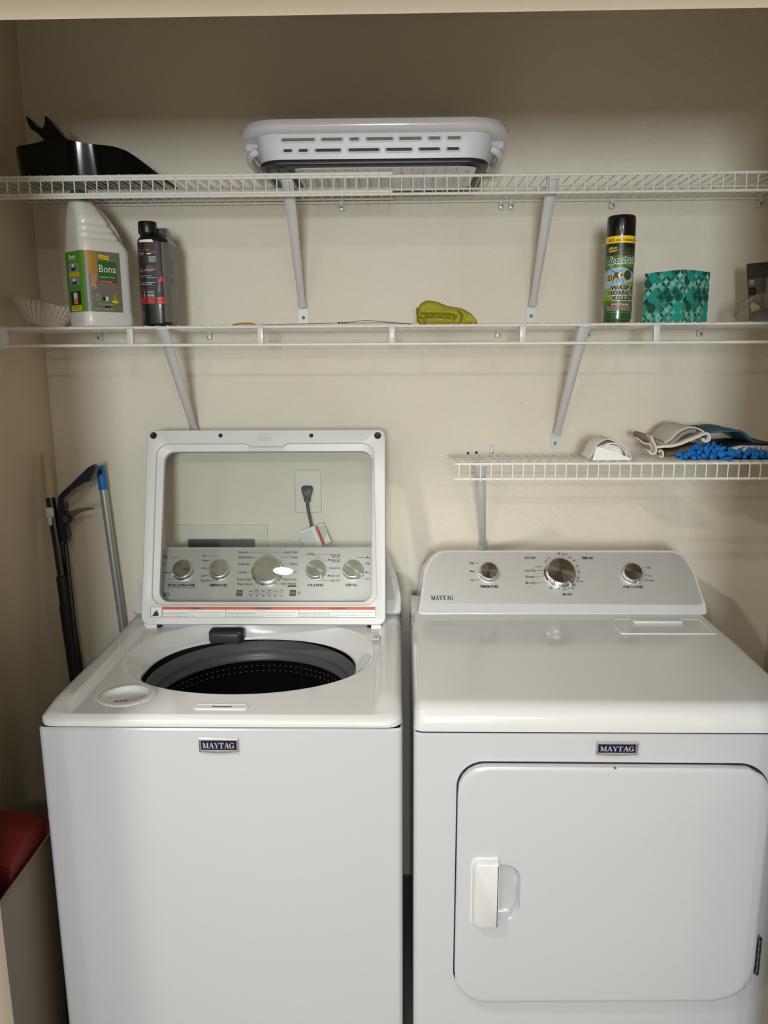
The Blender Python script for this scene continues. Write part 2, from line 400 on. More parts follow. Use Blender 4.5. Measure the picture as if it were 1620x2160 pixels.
up = wire_shelf('wire_shelf', 'long white wire shelf at the top under the laundry basket', XL+.004, XR-.004, 1.9835, 1.9855, YF, 2.128, .0375, clips=(-.155, .262, .288, .55, .93), rails=(.45,), phase=.004)
ul = wire_shelf('wire_shelf', 'shorter white wire shelf laid over the left half of the top shelf', XL+.004, -.018, 1.9895, 1.991, YF-.0018, 2.112, .0375, rails=(.5,), phase=.0045)
lo = wire_shelf('wire_shelf', 'short white wire shelf above the dryer with cloths on it', .1268, XR-.004, 1.3365, 1.3165, 1.825, 2.126, .0365, clips=(.278,), rails=(.8, .42), phase=.006)
md = wire_shelf('wire_shelf', 'long white wire shelf with hanging rod holding the bottles and spray can', XL+.006, XR-.004, 1.6585, 1.659, YF, 2.128, 0, clips=(-.82, -.52, .262, .502, .80), rails=(.35, .68), phase=.014)
build(MB().tube([(-.925, YF-.012, 1.6185), (XR-.004, YF-.012, 1.6165)], .0036, 12), 'hanging_rod', M['wire'], md)
for px in (275, 550, 827, 1102, 1384, 1640):
    p = atY(px, 707, YF-.012); x = p.x
    s_ = MB().rbox((x-.0068, YF-.0165, 1.6185), (x-.0042, YF-.003, 1.657), .0008, 1).rbox((x+.0042, YF-.0165, 1.6185), (x+.0068, YF-.003, 1.657), .0008, 1).rbox((x-.0068, YF-.0175, 1.6195), (x+.0068, YF-.015, 1.656), .001, 2)
    build(s_, 'rod_support', M['brk'], md)
build(MB().rbox((XL, YF-.022, 1.612), (-.925, YF+.012, 1.663), .002, 2), 'end_bracket', M['brk'], md)

def shelf_bracket(label, top, bot, w=.0105, foot=True, scr=True):
    top = Vector(top); bot = Vector(bot)
    r_ = thing('shelf_bracket', label, 'bracket', bot, 'angled steel shelf brackets')
    ax = (bot-top).normalized(); X = Vector((1, 0, 0)); nr = ax.cross(X).normalized()
    if nr.y > 0: nr = -nr
    n = 14; rows = []
    e = bot-ax*.03
    for i in range(n+1):
        t = i/n; c = top.lerp(e, t); ww = w*(1.25-.45*t) if t < .93 else w*(.85+.3*(t-.93)/.07); dd = .009 if t < .9 else .009*(1-(t-.9)/.1*.7)
        prof = [(-ww, -dd*.9), (-ww, .0), (-ww*.55, .004), (0, .0056), (ww*.55, .004), (ww, 0), (ww, -dd*.9), (ww*.8, -dd*.9), (ww*.8, -.001), (0, .003), (-ww*.8, -.001), (-ww*.8, -dd*.9)]
        rows.append([c+X*a+nr*b for a, b in prof])
    mb = MB().loops(rows, cap0=True, cap1=True)
    mb.rbox((top.x-w*1.2, top.y-.012, top.z-.002), (top.x+w*1.2, top.y+.02, top.z+.003), .001, 1)
    build(mb, 'strut', M['brk'], r_, ang=50)
    fz = bot.z
    fw = w*1.25
    pl = rpoly([(-fw, -.022), (fw, -.022), (fw, .012), (w*.8, .034), (-w*.8, .034), (-fw, .012)], [.003, .003, .005, .003, .003, .005], 3)
    build(MB().loops([[(bot.x+a, y, fz+b) for a, b in pl] for y in (WY-.0005, WY-.005, WY-.0062)], cap0=True, cap1=True), 'foot_plate', M['brk'], r_)
    if scr:
        mt = Matrix.Translation((bot.x, WY-.0058, fz-.006)) @ Matrix.Rotation(R(90), 4, 'X')
        build(MB().lathe([(.0001, .001), (.002, .0005), (.0042, .0015), (.0048, 0)], seg=16, mtx=mt), 'screw', M['zinc'], r_)
    return r_
shelf_bracket('left bracket holding the top shelf, below the laundry basket', (-.255, 1.842, 1.977), (-.263, WY-.008, 1.700))
shelf_bracket('right bracket holding the top shelf, screwed in near the yellow cloth', (.342, 1.842, 1.977), (.350, WY-.008, 1.700))
shelf_bracket('left bracket of the middle shelf, running down behind the open lid', (-.5585, 1.836, 1.655), (-.5704, WY-.008, 1.372))
shelf_bracket('right bracket of the middle shelf, with foot above the lower shelf', (.4262, 1.836, 1.655), (.4265, WY-.008, 1.358))
shelf_bracket('scuffed bracket under the lower shelf, ending behind the dryer console', (.1915, 1.842, 1.331), (.233, WY-.008, 1.05))
# loose wall anchor above the short shelf, hardware on the wall
p = atY(1037, 950, WY)
o = build(MB().rbox((p.x-.005, WY-.007, p.z-.014), (p.x+.005, WY-.0003, p.z+.014), .003, 3).lathe([(.0001, .002), (.0035, .0015), (.0038, 0)], seg=14, mi=1, mtx=Matrix.Translation((p.x, WY-.0071, p.z-.003)) @ Matrix.Rotation(R(90), 4, 'X')), 'wall_anchor', [M['plw'], M['zinc']], at=(p.x, WY, p.z-.014))
tag(o, 'small clear plastic wall anchor just above the left end of the lower shelf', 'anchor')

# ================================================================== top-loading washer
WX0, WX1, WC = -.699, .002, -.3485
WF = 1.35
wash = thing('washing_machine', 'white top-loading washing machine with its glass lid open, left of the dryer', 'washing machine', (WC, 1.70, 0))
def cabinet(x0, x1, y0, y1, z1, r_, name='cabinet'):
    o_ = rrect(x0, y0, x1, y1, .012, 5); i_ = rrect(x0+.004, y0+.004, x1-.004, y1-.004, .009, 5)
    return build(MB().loops([[(a, b, .02) for a, b in o_], [(a, b, z1-.004) for a, b in o_], [(a, b, z1) for a, b in i_]], cap0=True), name, M['enamel'], r_)
cabinet(WX0, WX1, WF, 2.03, .8945, wash)
build(MB().box((WX0+.008, WF+.008, .885), (WX1-.008, WF+.05, .899)).box((WX0+.008, WF+.05, .885), (WX0+.05, 2.02, .899)).box((WX1-.05, WF+.05, .885), (WX1-.008, 2.02, .899)), 'seam_shade', M['dkgap'], wash, smooth=False)  # dark blocks painting the shade in the gap under the deck
# deck: rings from the tub opening out to the edge
OCX, OCY, OA, OF, OB = -.345, 1.650, .240, .192, .205
def sstep(a, b, x): t = max(0, min(1, (x-a)/(b-a))); return t*t*(3-2*t)
def sup(a, ax, ayf, ayb, e=2.0):
    c, s = math.cos(a), math.sin(a); ay = ayb if s > 0 else ayf
    r_ = (abs(c/ax)**e+abs(s/ay)**e)**(-1/e); return r_*c, r_*s
def zopen(y): return .8885+.024*sstep(1.66, 1.46, y)
def deckz(x, y):
    dx = min(x-WX0, WX1-x); df = y-WF; d = min(dx, df)
    z = .9165+.004*sstep(1.4, 1.9, y)
    rim = sstep(.058, .045, dx)*.013*sstep(.0, .09, df)          # raised side rims
    z += rim
    z += .016*sstep(1.84, 1.885, y)
    z -= .020*sstep(.056, .047, math.hypot(x-BLX, (y-BLY)*1.1))
    e1 = .034; q = min(1, max(0, df/e1)); z = min(z, .9005+(.9168-.9005)*(1-(1-q)**2.4)**(1/2.4)+(.02 if q >= 1 else .02*q**3))
    e2 = .028; q = min(1, max(0, dx/e2)); z = min(z, .9005+(z-.9005)*(1-(1-q)**2.6)**(1/2.6)) if q < 1 else z
    return z
BLX, BLY = -.5585, 1.4500
NA = 300
outer = resample(rrect(WX0, WF, WX1, 1.93, .03, 8), (OCX, OCY), NA)
O_ = [(OCX+sup(2*PI*k/NA, OA, OF, OB, 2.25)[0], OCY+sup(2*PI*k/NA, OA, OF, OB, 2.25)[1]) for k in range(NA)]
def rc(k):
    a = 2*PI*k/NA; x, y = sup(a, .285, .196, .225, 2.6 if math.sin(a) > 0 else 2.0)
    return OCX-.003+x, OCY+y
Rr = [rc(k) for k in range(NA)]
rings = []
rings.append([(x, y, zopen(y)-.006) for x, y in O_])
rings.append([(x, y, zopen(y)-.003) for x, y in O_])
rings.append([(x+(OCX-x)*-.006, y+(OCY-y)*-.006, zopen(y)) for x, y in O_])
for t in (.12, .25, .4, .55, .7, .85, .95, 1):
    row = []
    for (x0, y0), (x1, y1) in zip(O_, Rr):
        x = x0+(x1-x0)*t; y = y0+(y1-y0)*t; z0 = zopen(y0); z1 = deckz(x1, y1)
        k = t**1.3*.55+.45*sstep(0, 1, t) if y0 > OCY else sstep(0, 1, t)
        row.append((x, y, z0+(z1-z0)*k))
    rings.append(row)
NO = 44
for i in range(1, NO+1):
    t = 1-(1-i/NO)**2.0
    rings.append([(x1+(x2-x1)*t, y1+(y2-y1)*t, deckz(x1+(x2-x1)*t, y1+(y2-y1)*t)) for (x1, y1), (x2, y2) in zip(Rr, outer)])
rings.append([(x, y, .8975) for x, y in outer])
deck = build(MB().loops(rings), 'top_deck', M['deck'], wash, ang=60)
# latch pad at the back of the opening
p = atZ(474, 1340, .91)
pad = MB().rbox((p.x-.0435, 1.818, .884), (p.x+.0435, 1.852, .919), .008, 4, mi=0).rbox((p.x-.040, 1.812, .886), (p.x+.036, 1.83, .915), .007, 4, mi=1)
build(pad, 'lid_lock_cover', [M['rub'], mat('dark_grey_plastic', '35373b', .4)], wash)
# tub and drum
TC = (OCX, 1.665, 0)
build(MB().lathe([(.262, .868), (.262, .852), (.250, .845)], TC, 96), 'tub_gap_shade', M['dkgap'], wash)  # black band standing in for the shade between deck and balance ring
build(MB().lathe([(.2475, .840), (.2465, .857), (.2430, .861), (.2385, .857), (.2325, .838), (.2310, .8365), (.2312, .834), (.2295, .826), (.228, .822), (.226, .819), (.225, .812)], TC, 120), 'balance_ring', M['ring'], wash)
drm = build(MB().lathe([(.228, .815), (.228, .45), (.21, .42), (.06, .41), (.0001, .41)], TC, 120), 'drum', M['drum'], wash)
mb = MB()
for zz in (.797, .783):
    for k in range(96):
        a = 2*PI*k/96+.01
        if math.sin(a) < -.2: continue
        cx, cy = TC[0]+.2272*math.cos(a), TC[1]+.2272*math.sin(a); tx, ty = -math.sin(a)*.0022, math.cos(a)*.0022
        mb.add([(cx-tx, cy-ty, zz-.0011), (cx+tx, cy+ty, zz-.0011), (cx+tx, cy+ty, zz+.0011), (cx-tx, cy-ty, zz+.0011)], [(0, 1, 2, 3)])
build(MB().add(mb.v, mb.f) , 'perforations', M['hole'], drm, smooth=False, kind='stuff')
a = R(68); cx, cy = TC[0]+.2275*math.cos(a), TC[1]+.2275*math.sin(a)
build(MB().tube([(cx, cy, .81), (cx, cy, .45)], .0016, 6), 'weld_seam', M['dkgap'], drm)
build(MB().lathe([(.0001, .50), (.03, .50), (.04, .47), (.07, .44), (.17, .43), (.19, .415)], TC, 60), 'wash_plate', M['rub'], wash)
# bleach dispenser
bx, by = BLX, BLY; dz = .9172
dis = MB()
def ell(cx, cy, ax, ay, z, n=48): return [(cx+ax*math.cos(2*PI*k/n), cy+ay*math.sin(2*PI*k/n), z) for k in range(n)]
dis.loops([ell(bx, by, .0585, .0535, dz-.003), ell(bx, by, .0585, .0535, dz+.0006), ell(bx, by, .057, .052, dz+.0013), ell(bx, by, .0455, .041, dz+.0013), ell(bx, by+.001, .0435, .039, dz+.0002), ell(bx, by+.002, .041, .036, dz-.006), ell(bx, by+.002, .036, .031, dz-.0105), ell(bx, by+.001, .026, .021, dz-.0125), ell(bx, by, .0002, .0002, dz-.0130)])
bl = build(dis, 'bleach_dispenser', M['deck'], wash)
dc = Decal(lambda u, v, h: Vector((bx+u, by+v, dz+.0012+h)))
for k, t in enumerate('BLEACH DISPENSER'):
    if t == ' ': continue
    a = R(205+k*8.4); dc.text(t, .0490*math.cos(a), .0455*math.sin(a)-.002, .0042, M['lab'], al='c', rot=a+PI/2, res=1)
for k in (-1, 0, 1): dc.poly([(-.012+k*.009-.0035, -.006+k*.002), (-.012+k*.009+.0035, -.005+k*.002), (-.012+k*.009+.0035, -.001+k*.002), (-.012+k*.009-.0035, -.002+k*.002)], M['blk'], -88)
dc.build('raised_lettering', bl)
# front lock strip
p0 = atZ(410, 1490, .9175); p1 = atZ(524, 1490, .9175); lx, ly, lw = (p0.x+p1.x)/2, 1.3945, (p1.x-p0.x)/2
lk = MB()
def cap2(z, ix): return [(a, b, z) for a, b in rrect(lx-lw+ix, ly-.0105+ix, lx+lw-ix, ly+.0105-ix, .0102-ix, 8)]
lk.loops([cap2(.9125, 0), cap2(.9185, 0), cap2(.9195, .0012), cap2(.9195, .0025), cap2(.9187, .0035)], cap1=True)
ls = build(lk, 'latch_strip', M['deck'], wash)
dc = Decal(lambda u, v, h: Vector((lx+u, ly+v, .9187+h)))
dc.text('Lock', -.042, -.003, .006, M['lab'], res=1); dc.rect(-.017, -.003, .02, .0035, M['gry'], 0); dc.rect(-.015, .001, .018, .0035, M['lab'], 1)
dc.text('x0', .028, -.003, .005, M['lab'], res=1)
dc.build('lock_marking', ls)

# console
def console(r_, pl, outl, outer_rad, inner, inner_rad, yback, zlow, name='console'):
    fl = rpoly(outl, outer_rad, 8); nn = len(fl)
    cx = sum(p[0] for p in fl)/nn; cy = sum(p[1] for p in fl)/nn
    def sh(k, h): return [pl(cx+(u-cx)*(1-k/.3), cy+(v-cy)*(1-k/.09), h) for u, v in fl]
    L0 = [sh(.007, .0035), sh(.004, .0042), sh(.0012, .003), sh(0, -.002), sh(0, -.012)]
    def back(q):
        out = []
        for u, v in fl:
            p = pl(u, v, -.012); pz = max(p.z-.02*q*q, zlow); out.append(Vector((p.x, p.y+(yback-p.y)*q, p.z-.018*q*q)))
        return out
    L0 += [back(.5), back(1)]
    body = build(MB().loops(L0, cap0=True, cap1=True), name, M['deck'], r_, ang=50)
    il = rpoly(inner, inner_rad, 8)
    ip = build(MB().loops([[pl(u, v, .0038) for u, v in il], [pl(u, v, .0052) for u, v in il]], cap1=True), 'control_panel', M['steel'], r_, ang=20)
    return body, ip
def knob(r_, pl, px, py, rpx, ang=None, h=.02, label=None):
    u, v = pl.px(px, py); u1, _ = pl.px(px+rpx, py); rr = abs(u1-u)
    # the visible cap stands off the panel: move its foot so that the cap lands on the picture point
    d = ray(px, py); nrm = pl.n; c = CAM+d*((pl(0, 0, .0052+h)-CAM).dot(nrm)/d.dot(nrm)); base = c-nrm*h
    rot = Matrix((pl.u, pl.v, nrm)).transposed().to_4x4()
    off = root_off(r_)
    def part(mb, name, mt, par, loc, an=35):
        o = bpy.data.objects.new(name, mb.mesh(name, mt, (0, 0, 0), True, an)); C.objects.link(o); o.parent = par
        o.matrix_local = loc; return o
    k0 = MB().lathe([(rr*1.16, 0), (rr*1.15, .003), (rr*1.04, .006), (rr*1.0, h*.7), (rr*.985, h-.001), (rr*.95, h)], seg=56)
    o = part(k0, 'knob', M['plw'] if rr > .9 else M['chrome'], r_, Matrix.Translation(base-off) @ rot)
    o2 = part(MB().lathe([(rr*.955, 0), (rr*.93, .0009), (.0002, .0011)], seg=72), 'knob_cap', M['knob'], o, Matrix.Translation((0, 0, h-.0002)), 25)
    if ang is not None:
        mt = Matrix.Rotation(R(ang), 4, 'Z')
        nb = MB().rbox((rr*.9, -rr*.14, .002), (rr*1.24, rr*.14, h*.8), .0022, 3, mtx=mt)
        part(nb, 'pointer', M['chrome'], o, Matrix())
    return o
P1 = Plane((0, 1.90, .9703), (1, 0, 0), (0, .1, .1167))
wc = -.3455
console(wash, P1, [(wc-.3455, -.034), (wc+.3455, -.034), (wc+.3455, .01), (wc+.332, .075), (wc+.305, .1556), (wc-.305, .1556), (wc-.332, .075), (wc-.3455, .01)], [.01, .01, .05, .1, .045, .045, .1, .05],
        [(wc-.330, -.0005), (wc+.330, -.0005), (wc+.318, .07), (wc+.296, .149), (wc-.296, .149), (wc-.318, .07)], [.01, .01, .1, .04, .04, .1], 2.05, .93)
dc = Decal(lambda u, v, h: P1(u, v, .0052+h))
for t, x0, x1, y, h, b in (
    ('Pet Pro', 339, 353.4, 1173.8, 3.4, 0), ('+Extra Power', 329, 356, 1177.9, 3, .01), ('Pet Pro', 335, 352, 1191, 3.4, 0), ('Extra Power', 331, 359, 1209.8, 3.6, 0), ('Off', 327, 334, 1223, 3.6, 0),
    ('PET PRO & EXTRA POWER', 355, 412.3, 1236.7, 4, .03), ('TEMPERATURE', 441.7, 479.7, 1236.5, 4, .03),
    ('Hot', 427.9, 434.8, 1174.4, 3.6, 0), ('Warm', 427, 438.8, 1184.3, 3.6, 0), ('Cool', 425.5, 434.8, 1200.2, 3.6, 0), ('Cold', 424, 434, 1216.4, 3.6, 0), ('Tap Cold', 424, 441.3, 1226.6, 3.6, 0),
    ('Normal', 505, 523, 1166.9, 4.2, 0), ('Bulky Items', 504.3, 532.7, 1177.6, 4.2, 0), ('Delicates', 503.3, 526.3, 1191.7, 4.2, 0), ('Casuals', 502.2, 521, 1209, 4.2, 0), ('Drain & Spin', 500.6, 530.6, 1223.8, 4.2, 0), ('Water Faucet', 500.6, 533, 1233.8, 4.2, 0),
    ('Quick Wash', 600, 629.3, 1166.9, 4.2, 0), ('Towels', 612.2, 629, 1177.6, 4.2, 0), ('Whites', 611, 628.2, 1191.7, 4.2, 0), ('Colors', 610.7, 626.6, 1209, 4.2, 0), ('Heavy Duty', 597, 626.1, 1223.8, 4.2, 0), ('Clean Washer', 591.3, 625.8, 1233, 4.2, 0),
    ('Durable', 650.5, 662, 1169.3, 2, 0), ('Fabric Softener', 646, 667, 1172.2, 2, .01),
    ('Heavy Soil', 697, 718, 1172.5, 3.6, 0), ('+Extra Rinse', 700.5, 718, 1176.6, 2.2, .01), ('Medium Soil', 693, 718, 1183, 3.6, 0), ('+Extra Rinse', 700.5, 717.8, 1186.8, 2.2, .01), ('Heavy Soil', 695.3, 717, 1200.2, 3.6, 0), ('Medium Soil', 691.6, 716.8, 1216.3, 3.6, 0), ('Light Soil', 697, 716.2, 1226.4, 3.6, 0),
    ('SOIL & RINSE', 648.3, 682.3, 1236.2, 4, .03), ('DEEP FILL', 728.9, 754.2, 1236.2, 4, .03), ('Max', 772.2, 780.7, 1177.6, 3.6, 0), ('High', 771, 780.7, 1190.6, 3.6, 0), ('Med', 771, 780.2, 1209.4, 3.6, 0), ('Auto', 770.3, 780, 1222.7, 3.6, 0),
    ('Sense', 525.5, 534.5, 1248.6, 2.4, 0), ('Fill/', 539.5, 546, 1246.6, 2.2, 0), ('Soak', 539, 546.6, 1250.3, 2.2, 0), ('Wash', 551.5, 559.5, 1248.6, 2.4, 0), ('Rinse/', 564, 573.5, 1246.6, 2.2, 0), ('Spin', 565.5, 572, 1250.3, 2.2, 0), ('Done', 577, 585, 1248.6, 2.4, 0), ('Lid', 592, 596.5, 1246.6, 2.2, 0), ('Lock', 590.5, 598, 1250.3, 2.2, 0), ('Hold to', 627.5, 637, 1251, 2.2, 0), ('Start', 627.5, 634, 1254, 2.2, 0)):
    T(dc, P1, t, x0, x1, y, h, bold=b)
for a in ((362, 1177.8, 380, 1178), (358, 1191, 364, 1191), (338, 1223.4, 375, 1223.4), (352, 1231.4, 414, 1231.4), (352, 1241.5, 414, 1241.5), (437, 1174.5, 465, 1174.5), (440, 1184.4, 446, 1184.4), (435, 1216.4, 442, 1216.4), (443, 1226.5, 460, 1226.5),
          (525, 1166.9, 557, 1166.9), (535, 1177.6, 541, 1177.6), (528, 1191.8, 533, 1191.8), (523.5, 1208.8, 531, 1208.8), (532.7, 1223.7, 539, 1223.7), (540, 1233.6, 554, 1233.6), (576, 1166.9, 598.5, 1166.9), (593, 1177.5, 610, 1177.5), (599, 1191.6, 609.8, 1191.6), (588.5, 1223.7, 595.8, 1223.7), (573, 1233.5, 589.7, 1233.5),
          (670.8, 1172.4, 694.5, 1172.4), (668, 1175.5, 670.8, 1172.4), (688, 1182.7, 691.5, 1182.7), (692, 1200.2, 694, 1200.2), (686, 1216.2, 690, 1216.2), (666, 1226.3, 695.6, 1226.3), (753.4, 1177.6, 770.3, 1177.6), (765.8, 1190.4, 769, 1190.4), (767, 1209.4, 770, 1209.4), (751, 1222.6, 768.3, 1222.6), (524, 1254.4, 586, 1254.4)):
    L(dc, P1, *a)
for x in (530, 542.8, 555.6, 568.8, 580.9, 594.2):
    u, v = P1.px(x, 1258.2); wd = .0032 if x < 590 else .0014; dc.rect(u-wd, v-.0011, u+wd, v+.0011 if x < 590 else v+.002, M['blk'], 1)
for x0, x1 in ((499, 513), (611, 625)):
    a = P1.px(x0, 1259); b = P1.px(x1, 1246); dc.rect(a[0], a[1], b[0], b[1], M['gry'], 0); cu, cv = (a[0]+b[0])/2, (a[1]+b[1])/2
    if x0 < 600: dc.arc(cu, cv, .0035, .0009, 110, 430, M['lab'], 1); dc.rect(cu-.0005, cv+.001, cu+.0005, cv+.0048, M['lab'], 1)
    else:
        dc.poly([(cu-.0052, cv-.0028), (cu-.001, cv), (cu-.0052, cv+.0028)], M['lab'], 1); dc.poly([(cu-.0046, cv-.0018), (cu-.0022, cv), (cu-.0046, cv+.0018)], M['gry'], 2)
        dc.rect(cu+.0014, cv-.0028, cu+.0022, cv+.0028, M['lab'], 1); dc.rect(cu+.0042, cv-.0028, cu+.005, cv+.0028, M['lab'], 1)
a = P1.px(607, 1240); b = P1.px(626, 1236.2); dc.poly(rrect(a[0], a[1], b[0], b[1], .002, 3), M['gry'], 1)
u, v = P1.px(666, 1198); dc.arc(u, v, .029, .0009, 35, 85, M['gry'], 1); dc.arc(u, v, .032, .0009, 25, 33, M['gry'], 1)
a = P1.px(313, 1259); b = P1.px(360, 1251.4); dc.serif('MAYTAG', a[0], a[1], b[1]-a[1], M['blk'], 1, wid=b[0]-a[0])
dc.build('panel_lettering', bpy.data.objects['control_panel'])
for px, py, rp, an in ((383, 1198.5, 19.3, 205), (460.5, 1197.5, 19.3, 180), (562.5, 1198.5, 29.5, 97), (665, 1197, 18.8, 305), (743.5, 1197.5, 19.3, 330)):
    knob(wash, P1, px, py, rp, an, .017 if rp < 25 else .02)

# badge on the front
def badge(r_, x0, x1, z0, z1, Y):
    cx, cz = (x0+x1)/2, (z0+z1)/2
    def shp(k, dip): return [(x0+k, z1-k), (x0+k, z0+k), (cx, z0+k-dip), (x1-k, z0+k), (x1-k, z1-k)]
    ls = [[(a, Y, b) for a, b in shp(-.001, .0025)], [(a, Y-.0035, b) for a, b in shp(0, .0022)], [(a, Y-.0042, b) for a, b in shp(.0012, .002)], [(a, Y-.0042, b) for a, b in shp(.0032, .001)], [(a, Y-.003, b) for a, b in shp(.0042, 0)]]
    o = build(MB().loops(ls), 'badge', M['chrome'], r_, ang=20)
    build(MB().add([(a, Y-.003, b) for a, b in shp(.0042, 0)], [(0, 1, 2, 3, 4)]), 'badge_plate', M['navy'], o, smooth=False)
    d = Decal(lambda u, v, h: Vector((u, Y-.0034-h, v)))
    d.serif('MAYTAG', x0+.0068, z0+.0080, (z1-z0)-.0155, M['badgesil'], 2, wid=(x1-x0)-.0136); d.build('badge_letters', o)
badge(wash, -.3871, -.3118, .8475, .8745, WF)

# lid
PL = Plane((0, 1.845, .938), (1, 0, 0), (0, .155, .462))
olid = rpoly([(-.6555, -.0115), (-.0385, -.0115), (-.0398, .4885), (-.6596, .4885)], [.018, .018, .016, .016], 6)
ilid = rpoly([(-.631, .037), (-.0605, .037), (-.0705, .4525), (-.2915, .4525), (-.305, .4445), (-.387, .4445), (-.4005, .4525), (-.6335, .4525)], [.03, .03, .03, .004, .004, .004, .004, .03], 5)
iglass = rpoly([(-.6145, .0465), (-.0745, .0465), (-.0772, .4333), (-.615, .4333)], .026, 6)
lc = (-.35, .24); NL = 560
def lr(poly, h, s=1.0): return [PL(lc[0]+(u-lc[0])*s, lc[1]+(v-lc[1])*s, h) for u, v in resample(poly, lc, NL, .005)]
frame = build(MB().loops([lr(olid, -.020, .985), lr(olid, -.016), lr(olid, .010), lr(olid, .0145, .993), lr(ilid, .0145, 1.008), lr(ilid, .013), lr(ilid, .0065, .996), lr(iglass, .0015, 1.004), lr(iglass, -.002), lr(iglass, -.012), lr(olid, -.020, .985)]), 'lid', M['plw'], wash, ang=40)
gb = MB(); gb.add([PL(u, v, .000) for u, v in rpoly([(-.6195, .0415), (-.0695, .0415), (-.0722, .4383), (-.62, .4383)], .028, 6)], [tuple(range(28))])
build(gb, 'glass_pane', M['glass'], frame, smooth=False)
for px, py, rr in ((327.6, 921.5, .0088), (797, 921.5, .0088), (468, 921.5, .0052), (658, 921.5, .0052)):
    u, v = PL.px(px, py); mt = Matrix.Translation(PL(u, v, .0142)) @ Matrix((PL.u, PL.v, PL.n)).transposed().to_4x4()
    build(MB().lathe([(rr, 0), (rr, .0022), (rr*.85, .003), (rr*.55, .0022), (rr*.5, .0006), (rr*.3, .0006), (rr*.22, .0016), (.0001, .0016)], seg=28, mtx=mt), 'bumper' if rr > .006 else 'screw_plug', M['rub'], frame)
a = PL.px(547, 935); b = PL.px(577, 918); 
lt = MB()
for (x0, y0, x1, y1) in ((545, 934, 576, 924), (549, 920.5, 577, 917.5)):
    a = PL.px(x0, y0); b = PL.px(x1, y1); q = rrect(a[0], a[1], b[0], b[1], (b[1]-a[1])*.42, 4)
    lt.loops([[PL(u, v, .0140) for u, v in q], [PL(u, v, .0158) for u, v in q]], cap1=True)
build(lt, 'lid_strike', M['deck'], frame)
for u0, u1 in ((-.649, -.6175), (-.0755, -.0515)):
    build(MB().loops([[PL(u, v, h) for u, v in ((u0, -.034), (u1, -.034), (u1, -.008), (u0, -.008))] for h in (-.010, .006)], cap0=True, cap1=True), 'hinge_arm', M['plw'], frame)
    build(MB().rbox((u0-.0015 if u0 < -.3 else u0-.010, 1.838, .905), (u1+.010 if u0 < -.3 else u1+.0015, 1.864, .9345), .002, 2), 'hinge_pocket', M['dkgap'], wash)
dc = Decal(lambda u, v, h: PL(u, v, .0146+h))
a = PL.px(321, 1302); b = PL.px(792, 1280.5); U0, V0, U1, V1 = a[0], a[1], b[0], b[1]
dc.rect(U0, V0, U1, V1, M['blk'], 0); e = .0008; H = V1-V0; U2 = U0+(U1-U0)*.052
dc.rect(U0+e, V0+e, U2-e, V1-e, M['lab'], 1); xs = [U2, U0+(U1-U0)*.336, U0+(U1-U0)*.659, U1]
dc.poly([(U0+.005+x*.016, V0+.003+y*.018) for x, y in ((0, .1), (.2, .25), (.25, .6), (.4, .45), (.45, .9), (.6, .6), (.75, .95), (.85, .5), (1, .3), (1, .05), (.1, 0))], M['blk'], 2)
heads = (('WARNING', 'Fire Hazard', ['Never place items in washer that are dampened with gasoline or other flammable fluids.', 'No washer can completely remove oil.', 'Do not dry anything that has ever had any type of oil on it (including cooking oils).', 'Doing so can result in death, explosion, or fire.']),
         ('AVERTISSEMENT', "Risque d'incendie", ["Ne jamais mettre des articles humectes d'essence ou d'autres fluides inflammables dans la laveuse.", "Aucune laveuse ne peut completement enlever l'huile.", "Ne pas faire secher des articles qui ont ete salis par tout genre d'huile (y compris cuisson).", 'Le non-respect peut causer un deces, une explosion ou un incendie.']),
         ('ADVERTENCIA', 'Peligro de incendio', ['Nunca coloque en la lavadora articulos que esten humedecidos con gasolina o cualquier otro liquido inflamable.', 'Ninguna lavadora puede eliminar completamente el aceite.', 'No seque ningun articulo que haya tenido alguna vez cualquier tipo de aceite (incluyendo aceites de cocina).', 'No seguir estas instrucciones puede ocasionar la muerte, explosion o incendio.']))
for i, (hd, sb, lns) in enumerate(heads):
    x0, x1 = xs[i]+e*.6, xs[i+1]-e*.6; dc.rect(x0, V0+e, x1, V1-e, M['lab'], 1); dc.rect(x0, V1-H*.27, x1, V1-e, M['red'], 2)
    cx = (x0+x1)/2; wd = x1-x0; dc.text(hd, cx+.004, V1-H*.225, H*.15, M['blk'], 3, 'c', bold=.03, res=1)
    tw = text2d(hd, .03, 1)[2]*H*.15/.7/2; dc.poly([(cx-tw-.004, V1-H*.225), (cx-tw+.001, V1-H*.225), (cx-tw-.0015, V1-H*.07)], M['blk'], 3)
    dc.text(sb, cx, V1-H*.40, H*.085, M['blk'], 3, 'c', res=1)
    for k, ln in enumerate(lns):
        dc.text(ln, x0+.002, V1-H*(.55+.125*k), H*.075, M['blk'], 3, wid=(wd-.004)*[.985, .42, .94, .52][k], bold=.008, res=1)
dc.build('warning_label', frame)
# small data sticker on the right of the deck
sa = atZ(783, 1352, .926)
dc = Decal(lambda u, v, h: Vector((sa.x+u*.96+v*.10, sa.y+v, .9215+h+v*.12)))
dc.rect(0, 0, .016, .045, M['lab'], 0)
for k in range(4): dc.rect(.002+k*.0033, .018+.004*(k % 2), .0036+k*.0033, .042, M['gry'], 1)
for k in range(9): dc.rect(.001+k*.0016, .002, .0018+k*.0016, .012, M['blk'], 1)
dc.build('data_sticker', wash)

# ================================================================== dryer
DX0, DX1, DF = .023, .760, 1.33
DC = (DX0+DX1)/2
dry = thing('clothes_dryer', 'white front-loading clothes dryer with closed door, right of the washer', 'clothes dryer', (DC, 1.70, 0))
